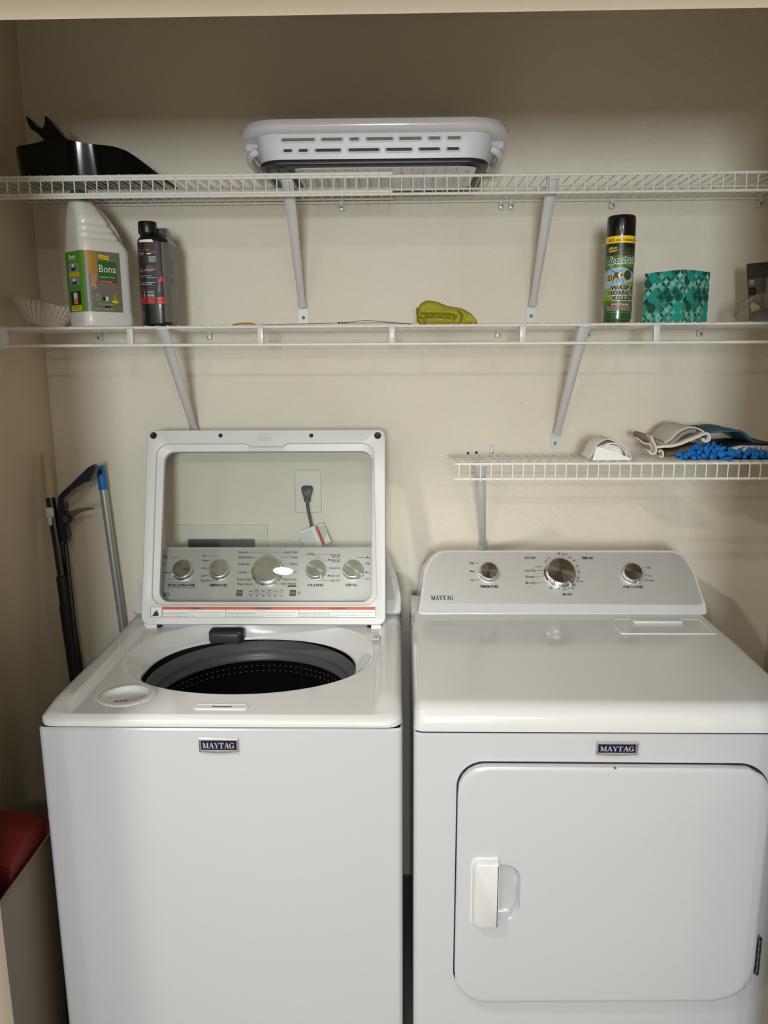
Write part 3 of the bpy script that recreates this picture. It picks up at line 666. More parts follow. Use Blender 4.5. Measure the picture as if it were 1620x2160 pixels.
# cabinet with a recess the door sits in
cab = cabinet(DX0, DX1, DF, 2.04, .8965, dry)
build(MB().box((DX0+.008, DF+.008, .887), (DX1-.008, 2.03, .901)), 'seam_shade', M['dkgap'], dry, smooth=False)  # black slab coloured as the shade in the seam below the dryer top
def dtop(x, y):
    d1 = y-DF; z = .9475+.0075*sstep(.05, .35, d1)
    q = min(1, max(0, d1/.045)); z = min(z, .9035+(.9485-.9035)*(1-(1-q)**2.2)**(1/2.2)+(.1 if q >= 1 else 0))
    dx = min(x-DX0, DX1-x); q = min(1, max(0, dx/.02)); z -= (1-(1-(1-q)**2.4)**(1/2.4))*.032
    return max(z, .9035)
def seq(a, b, n, p=2.2): return [a+(b-a)*((i/n)**p) for i in range(n+1)]
xs = seq(DX0, DX0+.05, 10)+[DX0+.05+(DX1-DX0-.1)*i/24 for i in range(1, 24)]+[DX1-(x-DX0) for x in reversed(seq(DX0, DX0+.05, 10))]
ys = seq(DF, DF+.09, 16)+[DF+.09+(1.86-DF-.09)*i/20 for i in range(1, 21)]
rows = []
for y in ys:
    row = []
    for x in xs:
        # rounded front corners in plan
        cr = .018; yy = y
        dxl = min(x-DX0, DX1-x)
        if dxl < cr: yy = y+(cr-math.sqrt(max(0, cr*cr-(cr-dxl)**2)))*(1-sstep(0, .08, y-DF))
        row.append((x, yy, dtop(x, y)))
    rows.append(row)
mb = MB().grid(rows)
lp = [r for r in rows[0]]
mb.grid([[(a, b, c) for a, b, c in lp], [(a, b, .9005) for a, b, c in lp]])
for j in (0, -1): mb.grid([[rows[i][j] for i in range(len(rows))], [(rows[i][j][0], rows[i][j][1], .9005) for i in range(len(rows))]])
mb.box((DX0+.003, 1.80, .9005), (DX1-.003, 2.03, .945))
build(mb, 'top_deck', M['deck'], dry, ang=60)
# lint screen cover
l0, l1, ly0, ly1 = .508, .7305, 1.703, 1.806; lz = .9548
lc_ = MB().loops([[(a, b, lz-.001) for a, b in rrect(l0, ly0, l1, ly1, .006, 3)], [(a, b, lz+.0028) for a, b in rrect(l0+.001, ly0+.001, l1-.001, ly1-.001, .006, 3)], [(a, b, lz+.0028) for a, b in rrect(l0+.006, ly0+.010, l1-.006, ly1-.004, .004, 3)], [(a, b, lz+.0012) for a, b in rrect(l0+.008, ly0+.012, l1-.008, ly1-.006, .004, 3)]], cap1=True)
lo_ = build(lc_, 'lint_screen_cover', M['deck'], dry, ang=25)
build(MB().rbox((l0+.05, ly1-.036, lz+.001), (l1-.055, ly1-.016, lz+.0075), .003, 3), 'lint_handle', M['plw'], lo_)
P2 = Plane((0, 1.865, .976), (1, 0, 0), (0, .09, .114))
dcx = .4055
_, dpan = console(dry, P2, [(dcx-.3655, -.030), (dcx+.3565, -.030), (dcx+.3585, -.006), (dcx+.345, .090), (dcx+.325, .146), (dcx-.318, .146), (dcx-.347, .095), (dcx-.3610, -.006)], [.008, .008, .03, .09, .052, .052, .09, .03],
        [(dcx-.3515, -.0005), (dcx+.3515, -.0045), (dcx+.338, .085), (dcx+.318, .1385), (dcx-.310, .1395), (dcx-.340, .085)], [.010, .010, .12, .050, .050, .12], 2.05, .93)
dc = Decal(lambda u, v, h: P2(u, v, .0052+h))
for t, x0, x1, y, h, b in (
    ('High', 990, 1000, 1189.3, 3.6, 0), ('Med', 990.8, 1000.6, 1207, 3.6, 0), ('Low', 991.8, 1000.6, 1225, 3.6, 0), ('TEMPERATURE', 1012, 1050.3, 1239.2, 4, .03),
    ('AUTO DRY', 1106, 1129.4, 1179, 4, .02), ('TIMED DRY', 1226, 1251, 1179.2, 4, .02), ('Off', 1173.4, 1181.5, 1170.1, 4, 0), ('70 min', 1185, 1198, 1170.5, 3.2, 0), ('60', 1199, 1204, 1177.6, 3, 0), ('50', 1207.5, 1212.5, 1184.8, 3, 0), ('40', 1214.7, 1219.8, 1195.8, 3, 0), ('30', 1217.8, 1223, 1208.2, 3, 0), ('20', 1216.5, 1221.5, 1220.7, 3, 0),
    ('Cool Down', 1214.5, 1229.5, 1228, 2.2, 0), ('Off', 1205.2, 1212.8, 1236.2, 4, 0), ('30 min', 1197, 1210, 1242.6, 3.2, 0), ('20', 1187.5, 1192.5, 1244.7, 3, 0), ('10', 1176.2, 1181, 1244.7, 3, 0), ('Off', 1157.6, 1165.3, 1242, 4, 0), ('AIR ONLY', 1185.4, 1207, 1255.5, 4, .02),
    ('Less Dry', 1107.2, 1129.3, 1205.4, 4.2, 0), ('Normal', 1107.8, 1126, 1218.4, 4.2, 0), ('More Dry', 1108.4, 1131.8, 1231.4, 4.2, 0), ('Cool Down', 1127.6, 1142, 1197.3, 2.2, 0),
    ('Off', 1364, 1370.6, 1199.6, 3.6, 0), ('On', 1366.8, 1372.4, 1216.6, 3.6, 0), ('Cycle Signal', 1358.3, 1378.5, 1226, 2.6, 0), ('PUSH TO START', 1314.2, 1356.4, 1240, 4, .03)):
    T(dc, P2, t, x0, x1, y, h, bold=b)
for a in ((1001.5, 1189.2, 1010.5, 1189.2), (1001.7, 1224.8, 1012, 1224.8), (1130.8, 1205.3, 1144, 1205.3), (1127.8, 1218.3, 1145.8, 1218.3), (1133.2, 1231.2, 1153.3, 1231.2), (1355, 1199.4, 1362.5, 1199.4), (1358.5, 1216.3, 1364.5, 1216.3)): L(dc, P2, *a)
ku, kv = P2.px(1183.5, 1207)
for a0, a1, r_, w_ in ((150, 136, .047, .0018), (134, 122, .047, .0018), (172, 182, .047, .0008), (186, 200, .047, .0008), (205, 222, .047, .0008), (226, 229, .047, .0016), (30, 14, .046, .0008), (10, -2, .046, .0008), (-8, -20, .046, .0008), (-24, -38, .046, .0008), (250, 258, .049, .0008), (262, 274, .049, .0008), (278, 286, .049, .0008), (85, 70, .0455, .0008), (66, 50, .0455, .0008)):
    dc.arc(ku, kv, r_, w_, a0, a1, M['gry'])
a = P2.px(909, 1267); b = P2.px(956.5, 1258); dc.serif('MAYTAG', a[0], a[1], b[1]-a[1], M['blk'], 1, wid=b[0]-a[0])
dc.build('panel_lettering', dpan)
for px, py, rp, an in ((1031.8, 1203, 18.6, 190), (1183.5, 1203, 29, -52), (1336, 1205.5, 19.6, -62)):
    knob(dry, P2, px, py, rp, an, .017 if rp < 25 else .02)
badge(dry, .3633, .4402, .8568, .8818, DF)

# door: outline on the front, standing a little proud, in a dark seam
do = [(.1065, .838), (.104, .3225), (.690, .3345), (.6905, .837)]
dol = rpoly(do, [.052, .062, .075, .060], 12)
ccx = .397; ccz = .58
def dl(k, y): return [(ccx+(a-ccx)*(1-k/.29), y, ccz+(b-ccz)*(1-k/.257)) for a, b in dol]
build(MB().loops([[(x-.001, y, z+.0018) for x, y, z in dl(k, q)] for k, q in ((-.0012, DF-.0006), (-.0005, DF-.0012), (.004, DF-.0012))], cap1=True), 'door_seam', M['dkgap'], dry, ang=20)
# the face of the door has a finger recess behind the handle
hx0, hx1, hz0, hz1 = .170, .2275, .516, .634
rec = resample(rpoly([(hx0-.012, hz0), (hx1, hz0), (hx1, hz1), (hx0-.012, hz1)], [.004, .03, .03, .004], 6), (.195, .575), 120, .003)
dn = resample([(a, b) for a, y, b in dl(.010, 0)], (.195, .575), 120, .003)
dn2 = resample([(a, b) for a, y, b in dl(.0005, 0)], (.195, .575), 120, .003)
dn3 = resample([(a, b) for a, y, b in dl(.004, 0)], (.195, .575), 120, .003)
dn0 = resample([(a, b) for a, y, b in dl(0, 0)], (.195, .575), 120, .003)
def at_(l, y): return [(a, y, b) for a, b in l]
def shr(l, k): return [(.195+(a-.195)*k, .575+(b-.575)*k) for a, b in l]
DY = DF-.017
door = build(MB().loops([at_(dn0, DF-.001), at_(dn0, DY+.006), at_(dn2, DY+.003), at_(dn3, DY+.0006), at_(dn, DY), at_(shr(rec, 1.02), DY), at_(rec, DY+.0015), at_(shr(rec, .93), DY+.009), at_(shr(rec, .84), DY+.0145), at_(shr(rec, .7), DY+.0155)], cap1=True), 'door', M['enamel'], dry, ang=40)
hp = rpoly([(.1315, .5015), (.1835, .5015), (.1835, .6515), (.1315, .6515)], [.016, 0, 0, .016], 6)
hm = (.16, .576)
def hs(k, y): return [(min(.1835, hm[0]+(a-hm[0])*(1-k/.026)) if a < .18 else .1835, y, hm[1]+(b-hm[1])*(1-k/.075)) for a, b in hp]
build(MB().loops([hs(0, DY+.0005), hs(0, DY-.002), hs(.0012, DY-.003), hs(.0035, DY-.0032), hs(.005, DY-.010), hs(.0075, DY-.0145), hs(.009, DY-.0155)], cap1=True, cap0=True).box((.1820, DY-.0155, .509), (.1845, DY+.0, .644)), 'door_handle', M['deck'], door, ang=35)
hg = mat('hinge_steel', '8f8f8c', .3, metal=1)
for z0 in (.392, .691):
    hb = MB().rbox((.6925, DF-.010, z0), (.700, DF-.001, z0+.083), .002, 2)
    for k in range(5): hb.lathe([(.0042, 0), (.0045, .0008), (.0045, .0145), (.0042, .0155)], (.6965, DF-.010, z0+.002+k*.016), 12)
    build(hb, 'door_hinge', hg, dry)
build(MB().rbox((.3935, DY+.001, .8345), (.3985, DY+.012, .8375), .0008, 2), 'door_catch', hg, dry)

# ================================================================== things on the wall behind the washer
ox0, ox1, oz0, oz1 = -.3010, -.2245, 1.1555, 1.2795
oc = (ox0+ox1)/2
pz = 1.220
plate = build(MB().loops([[(a, WY-.0002, b) for a, b in rrect(ox0, oz0, ox1, oz1, .004, 3)], [(a, WY-.0035, b) for a, b in rrect(ox0+.0006, oz0+.0006, ox1-.0006, oz1-.0006, .004, 3)], [(a, WY-.0062, b) for a, b in rrect(ox0+.004, oz0+.004, ox1-.004, oz1-.004, .003, 3)]], cap1=True), 'outlet_plate', mat('ivory_plate', 'dedbd0', .4), at=(oc, WY, oz0), ang=25)
tag(plate, 'white single wall outlet plate seen through the washer lid glass', 'outlet')
build(MB().lathe([(.0178, 0), (.0178, .0012), (.0165, .0020), (.0001, .0020)], seg=40, mtx=Matrix.Translation((oc-.001, WY-.006, pz)) @ Matrix.Rotation(R(90), 4, 'X')), 'socket', M['plw'], plate, ang=20)
build(MB().lathe([(.0001, .0012), (.002, .001), (.0022, 0)], seg=14, mtx=Matrix.Translation((oc, WY-.006, 1.2485)) @ Matrix.Rotation(R(90), 4, 'X')), 'screw', M['zinc'], plate)
cordm = mat('dark_grey_cord', '3a3d3f', .5)
pg = thing('power_plug', 'dark grey power plug and cord in the wall outlet, with a warning tag', 'power cord', (oc, WY-.008, pz))
sec = []
for (z, wd, d0, d1) in ((pz+.0155, .010, .0085, .014), (pz+.013, .0155, .0085, .020), (pz+.005, .0165, .0085, .024), (pz-.005, .0135, .0085, .026), (pz-.015, .0105, .010, .026), (pz-.024, .0088, .012, .025), (pz-.0245, .0095, .011, .026), (pz-.0285, .0092, .011, .026)):
    sec.append([(oc-.001+a, WY-(d0+d1)/2+b, z) for a, b in rrect(-wd, -(d1-d0)/2, wd, (d1-d0)/2, min(.005, (d1-d0)*.4), 4)])
build(MB().loops(sec, cap0=True, cap1=True), 'plug_body', cordm, pg, ang=45)
cpts = smoothpath([(oc-.001, WY-.0185, pz-.026), (oc, WY-.019, pz-.045), (oc+.003, WY-.02, pz-.065), (oc+.008, WY-.022, pz-.09), (oc+.014, WY-.024, pz-.13), (oc+.02, WY-.03, pz-.20), (oc+.01, WY-.04, 0.95)], 8)
build(MB().tube(cpts, .0045, 12), 'cord', cordm, pg)
tagm = Plane((-.2365, WY-.034, 1.100), (.93, .0, .36), (-.36, 0, .93))
tg = MB().loops([[tagm(a, b, h) for a, b in ((-.045, -.036), (.001, -.036), (.001, .026), (-.045, .026))] for h in (0, .0006)], cap0=True, cap1=True)
fold = Plane((-.2345, WY-.036, 1.100), (.93, -.1, .36), (-.36, 0, .93))
tg.loops([[fold(a, b, h) for a, b in ((.0, -.038), (.028, -.030), (.028, .024), (.0, .026))] for h in (0, .0006)], cap0=True, cap1=True)
tgo = build(tg, 'warning_tag', M['lab'], pg, smooth=False)
dc = Decal(lambda u, v, h: tagm(u, v, .0006+h))
dc.rect(-.043, -.034, -.002, .024, M['lab'], 0)
for k in range(9): dc.rect(-.041+k*.0036, -.032, -.0403+k*.0036, .020, M['gry'], 1)
dc.mp = lambda u, v, h: fold(u, v, .0006+h)
dc.rect(.001, -.035, .0105, .024, M['red'], 1); dc.text('WARNING', .0075, -.026, .0042, M['blk'], 2, rot=PI/2, wid=.035, res=1)
for k in range(5): dc.rect(.0125+k*.003, -.018+.003*k, .0133+k*.003, .020, M['blk'], 1)
dc.build('tag_print', tgo)
# washer outlet box
bx0, bx1, bz1 = -.6450, -.3812, 1.1222
bz0 = .93
box = MB().loops([[(a, WY-.0002, b) for a, b in rrect(bx0, bz0, bx1, bz1, .003, 2)], [(a, WY-.005, b) for a, b in rrect(bx0+.001, bz0+.001, bx1-.001, bz1-.001, .003, 2)], [(a, WY-.006, b) for a, b in rrect(bx0+.030, bz0+.04, bx1-.036, 1.0815, .004, 2)], [(a, WY-.0025, b) for a, b in rrect(bx0+.033, bz0+.043, bx1-.039, 1.0785, .004, 2)]], cap1=False)
bo = build(box, 'supply_box', mat('ivory_box', 'dcd6c8', .5), at=(-.51, WY, bz0), ang=20)
tag(bo, 'white recessed washer supply box on the wall, low behind the console', 'outlet box')
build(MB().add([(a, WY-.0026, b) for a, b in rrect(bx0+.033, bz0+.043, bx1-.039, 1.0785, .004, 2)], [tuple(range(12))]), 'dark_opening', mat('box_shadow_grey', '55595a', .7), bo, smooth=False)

# ================================================================== things on the top shelf
SZ = 1.996          # top of the wires, left half
# laundry basket, collapsed
bk = thing('laundry_basket', 'white collapsible laundry basket with dark trim, collapsed on the top shelf', 'laundry basket', (-.06, 1.93, SZ))
lbm = mat('basket_white', 'd8d7dd', .25, coat=.4)
bcx, bcy = -.0595, 1.945
def sq(hx, hy, r, z, dx=0): return [(a, b, z) for a, b in rrect(bcx-hx+dx, bcy-hy, bcx+hx+dx, bcy+hy, r, 10)]
zb0, zb1 = 2.0095, 2.066
rim = MB().loops([sq(.262, .150, .075, zb1-.008), sq(.268, .152, .075, zb1-.002), sq(.289, .163, .085, zb1-.0), sq(.300, .168, .09, zb1+.005), sq(.302, .170, .092, zb1+.014), sq(.297, .167, .09, zb1+.0235), sq(.285, .160, .085, zb1+.026), sq(.262, .147, .072, zb1+.024), sq(.258, .144, .07, zb1+.010), sq(.257, .143, .07, zb1-.008), sq(.262, .150, .075, zb1-.008)])
build(rim, 'rim', lbm, bk, ang=50)
# body wall with slots cut through: built as panels in strips
body = MB()
slots_top = [(594, 664, 296), (678, 722, 294), (738, 757, 294), (773, 829, 292), (842, 889, 292), (904, 929, 291), (944, 972, 290)]
slots_bot = [(598, 616, 317), (630, 649, 317), (665, 719, 316), (735, 800, 315), (814, 869, 314), (884, 928, 313), (943, 969, 312)]
yf = bcy-.150
def bw(hx, hy, r, z): return sq(hx, hy, r, z)
Lb = [sq(.2635, .1515, .048, zb1-.002), sq(.2605, .1505, .048, 2.05), sq(.256, .149, .048, 2.03), sq(.2525, .147, .048, zb0)]
# split side wall: front straight stretch gets slots, the rest is a plain loft
fx0, fx1 = bcx-.2045, bcx+.2045
def yfront(z): return bcy-(.147+.0045*(z-zb0)/(zb1-zb0))
full = []
for l in Lb:
    full.append(l)
n = len(full[0]); k0 = None
bb = MB(); rows = []
for l in full:
    pts = l[11:]+l[:11]
    rows.append([(fx1, pts[0][1], pts[0][2])]+pts+[(fx0, pts[0][1], pts[0][2])])
bb.grid(rows)
cells = []
def strip(z0, z1, sl=None):
    xs_ = [fx0]; solid = []
    if sl:
        for a, b in sl: xs_ += [a, b]
    xs_.append(fx1)
    for i in range(0, len(xs_), 2):
        a, b = xs_[i], xs_[i+1]
        for y_off in ((0, .0022, -.0004) if i in (0, len(xs_)-2) and sl else (0, .0022)):
            bb.add([(a, yfront(z0)+y_off, z0), (b, yfront(z0)+y_off, z0), (b, yfront(z1)+y_off, z1), (a, yfront(z1)+y_off, z1)], [(0, 1, 2, 3)])
    if sl:
        for a, b in sl:
            for q in ((a, z0, a, z1), (b, z0, b, z1), (a, z0, b, z0), (a, z1, b, z1)):
                bb.add([(q[0], yfront(q[1]), q[1]), (q[2], yfront(q[3]), q[3]), (q[2], yfront(q[3])+.0022, q[3]), (q[0], yfront(q[1])+.0022, q[1])], [(0, 1, 2, 3)])
ST = [(atY(a, y, yf).x, atY(b, y, yf).x) for a, b, y in slots_top]; SB_ = [(atY(a, y, yf).x, atY(b, y, yf).x) for a, b, y in slots_bot]
zt1 = atY(780, 293, yf).z; zt2 = atY(780, 315.5, yf).z
strip(zb0, zt2-.0032); strip(zt2-.0032, zt2+.0032, SB_); strip(zt2+.0032, zt1-.0032); strip(zt1-.0032, zt1+.0032, ST); strip(zt1+.0032, zb1-.002)
for sl, z in ((ST, zt1), (SB_, zt2)):
    for a, b in sl:
        y0 = yfront(z)
        o1 = rrect(a-.0042, z-.0072, b+.0042, z+.0072, .0072, 5); o2 = rrect(a-.0025, z-.0055, b+.0025, z+.0055, .0055, 5); o3 = rrect(a, z-.0033, b, z+.0033, .0032, 5)
        bb.loops([[(u, y0+.0002, v) for u, v in o1], [(u, y0-.0014, v) for u, v in o2], [(u, y0-.0012, v) for u, v in o3], [(u, y0+.003, v) for u, v in o3]])
build(bb, 'side_wall', lbm, bk, ang=22)
trimd = mat('dark_slate_rubber', '1d2327', .4)
def bq(k, z, r=.03): return [(a, b, z) for a, b in rrect(-.236+k, bcy-.139+k, .168-k, bcy+.078-k, r, 10)]
build(MB().loops([sq(.2525, .147, .048, zb0+.004), sq(.2555, .149, .049, zb0), sq(.2545, .148, .049, zb0-.006), sq(.250, .144, .048, SZ+.006), sq(.243, .1425, .055, SZ+.001), bq(-.004, SZ+.001), bq(-.002, SZ+.004)]), 'folding_skirt', trimd, bk, ang=40)
bs = MB().loops([bq(-.003, SZ+.005), bq(0, SZ+.0005), bq(.014, SZ+.0003), bq(.017, SZ+.003), bq(.07, SZ+.003, .02), bq(.105, SZ+.003, .002)], cap1=True)
for i in range(9): bs.rbox((-.19+i*.038, bcy-.115, SZ+.0005), (-.184+i*.038, bcy+.055, SZ+.0035), .001, 1)
build(bs, 'base_panel', lbm, bk, ang=30)
build(MB().loops([sq(.247, .141, .046, zb0-.004), sq(.247, .141, .046, 2.0445), sq(.240, .134, .042, 2.0445), sq(.236, .130, .04, zb0)]), 'folded_lining', trimd, bk, ang=50)
for s_ in (-1, 1):
    hx = bcx+s_*.262
    hpts = [(hx, bcy-.085, 2.046), (hx+s_*.016, bcy-.080, 2.040), (hx+s_*.026, bcy-.05, 2.036), (hx+s_*.028, bcy, 2.035), (hx+s_*.026, bcy+.05, 2.036), (hx+s_*.016, bcy+.08, 2.040), (hx, bcy+.085, 2.046)]
    build(MB().tube(smoothpath(hpts, 5), .0085, 12), 'side_handle', lbm, bk)
    build(MB().loops([[(hx-s_*.004, bcy+u, v) for u, v in rrect(-.08, 2.034, .08, 2.066, .01, 4)], [(hx+s_*.030, bcy+u*.9, v+.012) for u, v in rrect(-.08, 2.038, .08, 2.056, .008, 4)]]), 'handle_web', lbm, bk)

# dustpan
dp = thing('dustpan', 'glossy black dustpan with clip-on handle socket, lying on the top shelf', 'dustpan', (-.74, 1.90, SZ))
bg = mat('gloss_black_plastic', '040405', .1, spec=.35)
DYF, DYB = 1.852, 2.06
sil = [(21, 371), (18.5, 345), (17.8, 316.7), (20, 312), (28, 308.5), (55, 306.2), (84.4, 302.5), (97.8, 297.5), (115, 295), (128, 294.4), (142, 296.4), (160, 300), (177.8, 303), (200, 304), (222, 306.4), (244.4, 311.0), (266.7, 318.8), (285, 330), (300, 341), (317, 354), (334, 367), (338, 371)]
sp = [atY(x, y, DYF) for x, y in sil]
def bow(x): t = (x+.885)/.33; return .020*math.sin(PI*max(0, min(1, t)))-.016*math.exp(-((t-.60)/.12)**2)
xs0 = sorted([p.x for p in sp])
def topz(x):
    P = sorted([(p.x, p.z) for p in sp[2:-1]]); 
    for i in range(len(P)-1):
        if P[i][0] <= x <= P[i+1][0]: return P[i][1]+(P[i+1][1]-P[i][1])*(x-P[i][0])/max(1e-9, P[i+1][0]-P[i][0])
    return P[0][1] if x < P[0][0] else P[-1][1]
X0, X1 = sp[2].x, sp[-2].x; NX = 64
def wall(yo, x): return DYF+yo+.018-bow(x)
rows = []
for j in range(9):
    t = j/8; row = []
    for i in range(NX+1):
        x = X0+(X1-X0)*i/NX; zt_ = max(topz(x), SZ+.003); z = SZ+.001+(zt_-SZ-.001)*t
        row.append((x-.0*t, wall(-.014*t, x)+.030*max(0, 1-(x-X0)/.03)**2, z))
    rows.append(row)
m1 = MB().grid(rows)
top = rows[-1]; m1.grid([top, [(a, b+.006, c+.001) for a, b, c in top], [(a, b+.009, c-.004) for a, b, c in top], [(a, b+.010, SZ+.004) for a, b, c in rows[0]]])
m1.grid([[(a, b, c) for a, b, c in rows[0]], [(a, (b+DYB)/2, SZ+.0012) for a, b, c in rows[0]], [(a, DYB, SZ+.0012) for a, b, c in rows[0]]])
m1.grid([[(a, b+.01, c+.003) for a, b, c in rows[0]], [(a, DYB, SZ+.0042) for a, b, c in rows[0]]])
bt = [(a, DYB+(b-DYF)*-.2, c) for a, b, c in top]; m1.grid([bt, [(a, DYB, SZ+.001) for a, b, c in rows[0]]])
lw_ = MB
m1.grid([[(X0, wall(0, X0)+.03, SZ+.001), (X0, DYB, SZ+.001)], [(X0, wall(0, X0)+.016, top[0][2]), (X0, DYB, top[0][2])]])
hd_ = [p for p in top if p[0] < X0+.14]
m1.grid([hd_, [(a, min(DYB, b+.09), c+.004) for a, b, c in hd_], [(a, DYB, c) for a, b, c in hd_]])
build(m1, 'pan', bg, dp, ang=40)
pr = [(97, 297), (83, 283), (71, 276), (65, 265), (60.5, 249), (63, 249), (74, 258), (82, 268), (92, 275), (98, 270), (100.5, 262), (100, 249), (105, 249.5), (110, 256), (122, 271), (134, 284), (143, 295), (125, 299)]
pz_ = [atY(x, y, 1.90) for x, y in pr]
cl = MB().loops([[(p.x*k+(1-k)*-.80, y, p.z*k+(1-k)*2.08) for p in pz_] for k, y in ((.985, 1.885), (1, 1.888), (1, 1.925), (.985, 1.928))], cap0=True, cap1=True)
build(cl, 'handle_socket', bg, dp, ang=35)

# ================================================================== things on the middle shelf
MZ = 1.6637
def prism_tex(w_, d_, r): # perimeter of a rounded rectangle as arc length -> point and normal
    P = rrect(-w_/2, -d_/2, w_/2, d_/2, r, 8); P = P+[P[0]]; S = [0]
    for i in range(len(P)-1): S.append(S[-1]+math.hypot(P[i+1][0]-P[i][0], P[i+1][1]-P[i][1]))
    return P, S
def perim(P, S, s):
    s %= S[-1]
    for i in range(len(S)-1):
        if S[i] <= s <= S[i+1]:
            t = (s-S[i])/max(1e-9, S[i+1]-S[i]); a, b = P[i], P[i+1]; x = a[0]+(b[0]-a[0])*t; y = a[1]+(b[1]-a[1])*t
            nx, ny = b[1]-a[1], -(b[0]-a[0]); l = math.hypot(nx, ny) or 1; return x, y, nx/l, ny/l
# floor cleaner jug (corner towards the camera): local x = wide face to the right-back, local y = depth
jg = thing('cleaner_jug', 'white floor cleaner jug with green and grey label, tallest bottle on the middle shelf', 'cleaner bottle', (-.7305, 1.925, MZ))
jm = mat('milky_white_plastic', 'dcdad2', .32, coat=.2)
ja = R(50); JW, JD, JR_ = .130, .100, .022
jmx = Matrix.Translation((-.7305, 1.925, MZ)) @ Matrix.Rotation(ja, 4, 'Z')
def jsec(z, wr, dr, rr=JR_, sh=0.0):   # right end pulled in by wr, depth scaled by dr, left edge fixed
    w_ = JW*wr; d_ = JD*dr; P = rrect(-JW/2+sh, -d_/2, -JW/2+w_+sh, d_/2, min(rr, w_*.48, d_*.48), 8)
    return [jmx @ Vector((a, b, z)) for a, b in P]
js = [(.000, .90, .90), (.002, .95, .95), (.008, .99, .99), (.016, 1, 1), (.030, 1, 1), (.033, .985, .985), (.150, .985, .985), (.172, .985, .985), (.178, .97, 1), (.19, .90, .97), (.2, .83, .95), (.202, .80, .90), (.205, .79, .90), (.208, .785, .94), (.214, .735, .93), (.217, .715, .875), (.220, .705, .875), (.223, .70, .91), (.230, .645, .895), (.233, .625, .835), (.236, .615, .835), (.240, .60, .87), (.252, .55, .80), (.268, .48, .66), (.278, .44, .56), (.284, .40, .50), (.287, .36, .42), (.289, .30, .36)]
build(MB().loops([jsec(z, a, b, sh=.004*(1-a)*2+.0*z) for z, a, b in js], cap0=True, cap1=True), 'bottle', jm, jg, ang=50)
cp = jmx @ Vector((-JW/2+.030, 0, 0))
build(MB().lathe([(.0195, .283), (.0205, .286), (.0205, .306), (.019, .309), (.0001, .309)], (cp.x, cp.y, MZ), 32), 'cap', mat('green_cap', '0f5a4a', .35), jg)
hpth = [jmx @ Vector(p) for p in ((.052, 0, .17), (.058, 0, .19), (.046, 0, .222), (.024, 0, .25), (0, 0, .272), (-.012, 0, .276))]
build(MB().tube(smoothpath(hpth, 6), [.011]*31, 12), 'grip_handle', jm, jg)
P_, S_ = prism_tex(JW*.985, JD*.985, JR_)
# arc length of the corner nearest the camera (local -x,-y): first point of rrect is on that corner
s_c = S_[4]
def jmap(u, v, h):
    x, y, nx, ny = perim(P_, S_, s_c+u); x -= .0; return jmx @ Vector((x+nx*h-JW*.0075, y+ny*h, v))
ld = Decal(jmap, .004); ld.base = .0006
gn, gyd, gsk, yl = mat('label_green', '4c8a24', .4), mat('label_grey', '77706a', .4), mat('label_skin', 'c08a66', .5), mat('label_yellow', 'e8c817', .4)
ygn = mat('label_ochre', 'a8843a', .5); dkg = mat('label_dark_green', '2f6a25', .4); prd = mat('label_red', 'b02028', .4); phb = mat('photo_grey', '8a8790', .5); phd = mat('photo_dark', '2b3248', .5); phk = mat('photo_black', '231f1d', .5)
z0, z1 = .034, .172
ld.rect(-.086, z0, -.004, z1, gn, 0, nu=16); ld.rect(-.004, z0, .088, z1, gyd, 0, nu=18)
ld.text('Bona', -.060, .1565, .0085, M['lab'], 2, wid=.030, bold=.03); ld.rect(-.060, .1525, -.030, .1533, M['lab'], 2, nu=6)
for (v0, v1, bg_, cc) in ((.126, .146, phb, phd), (.095, .113, phb, phd), (.050, .081, phk, gsk)):
    ld.rect(-.064, v0, -.018, v1, bg_, 1, nu=8); ld.rect(-.052, v0+.002, -.032, v1-.004, cc, 2, nu=4); ld.rect(-.050, v0+(v1-v0)*.5, -.036, v1-.003, M['lab'], 3, nu=4)
for v0, v1, t1 in ((.114, .1245, 'Easy to Refill'), (.0365, .049, 'Convenient Dispenser')):
    ld.rect(-.064, v0, -.018, v1, yl, 1, nu=8); ld.text(t1, -.041, v1-.0042, .0028, M['blk'], 2, 'c', wid=.03, bold=.02, res=1)
    for k in range(2): ld.rect(-.060, v1-.0068-k*.0025, -.022, v1-.0061-k*.0025, M['gry'], 2, nu=6)
# right face: legs and skirt, name plate
ld.poly([(.000, z1), (.028, z1), (.030, .125), (.016, .117), (.006, .120)], ygn, 1); ld.poly([(.012, .118), (.018, .117), (.019, .092), (.012, .090), (.009, .088), (.012, .100)], gsk, 2); ld.poly([(.020, .119), (.027, .121), (.022, .098), (.024, .087), (.017, .086), (.018, .100)], gsk, 2)
ld.poly([(.033, .165), (.060, .162), (.060, .153), (.033, .156)], yl, 1); ld.text('Citrus Scented', .035, .1575, .0036, M['blk'], 2, wid=.023, bold=.01, res=1)
ld.rect(.030, .107, .078, .150, dkg, 1, nu=8); ld.text('Bona', .033, .125, .017, M['lab'], 2, wid=.043); ld.text('Multi-Surface Floor Cleaner', .034, .1125, .0032, M['lab'], 2, wid=.038, bold=.01, res=1)
ld.rect(.030, .101, .078, .107, prd, 2, nu=8); ld.text('Refill Formula', .034, .1025, .0028, M['lab'], 3, wid=.030, res=1)
for k in range(3): ld.rect(.048, .096-k*.003, .070, .0966-k*.003, phb, 1, nu=3)
ld.poly([(.020, .060), (.030, .060), (.031, .072), (.027, .077), (.023, .077), (.019, .072)], phb, 1); ld.disc(.025, .066, .003, gn, 2); ld.disc(.0405, .0645, .0045, phk, 1); ld.rect(.044, .060, .051, .069, M['lab'], 1, nu=2)
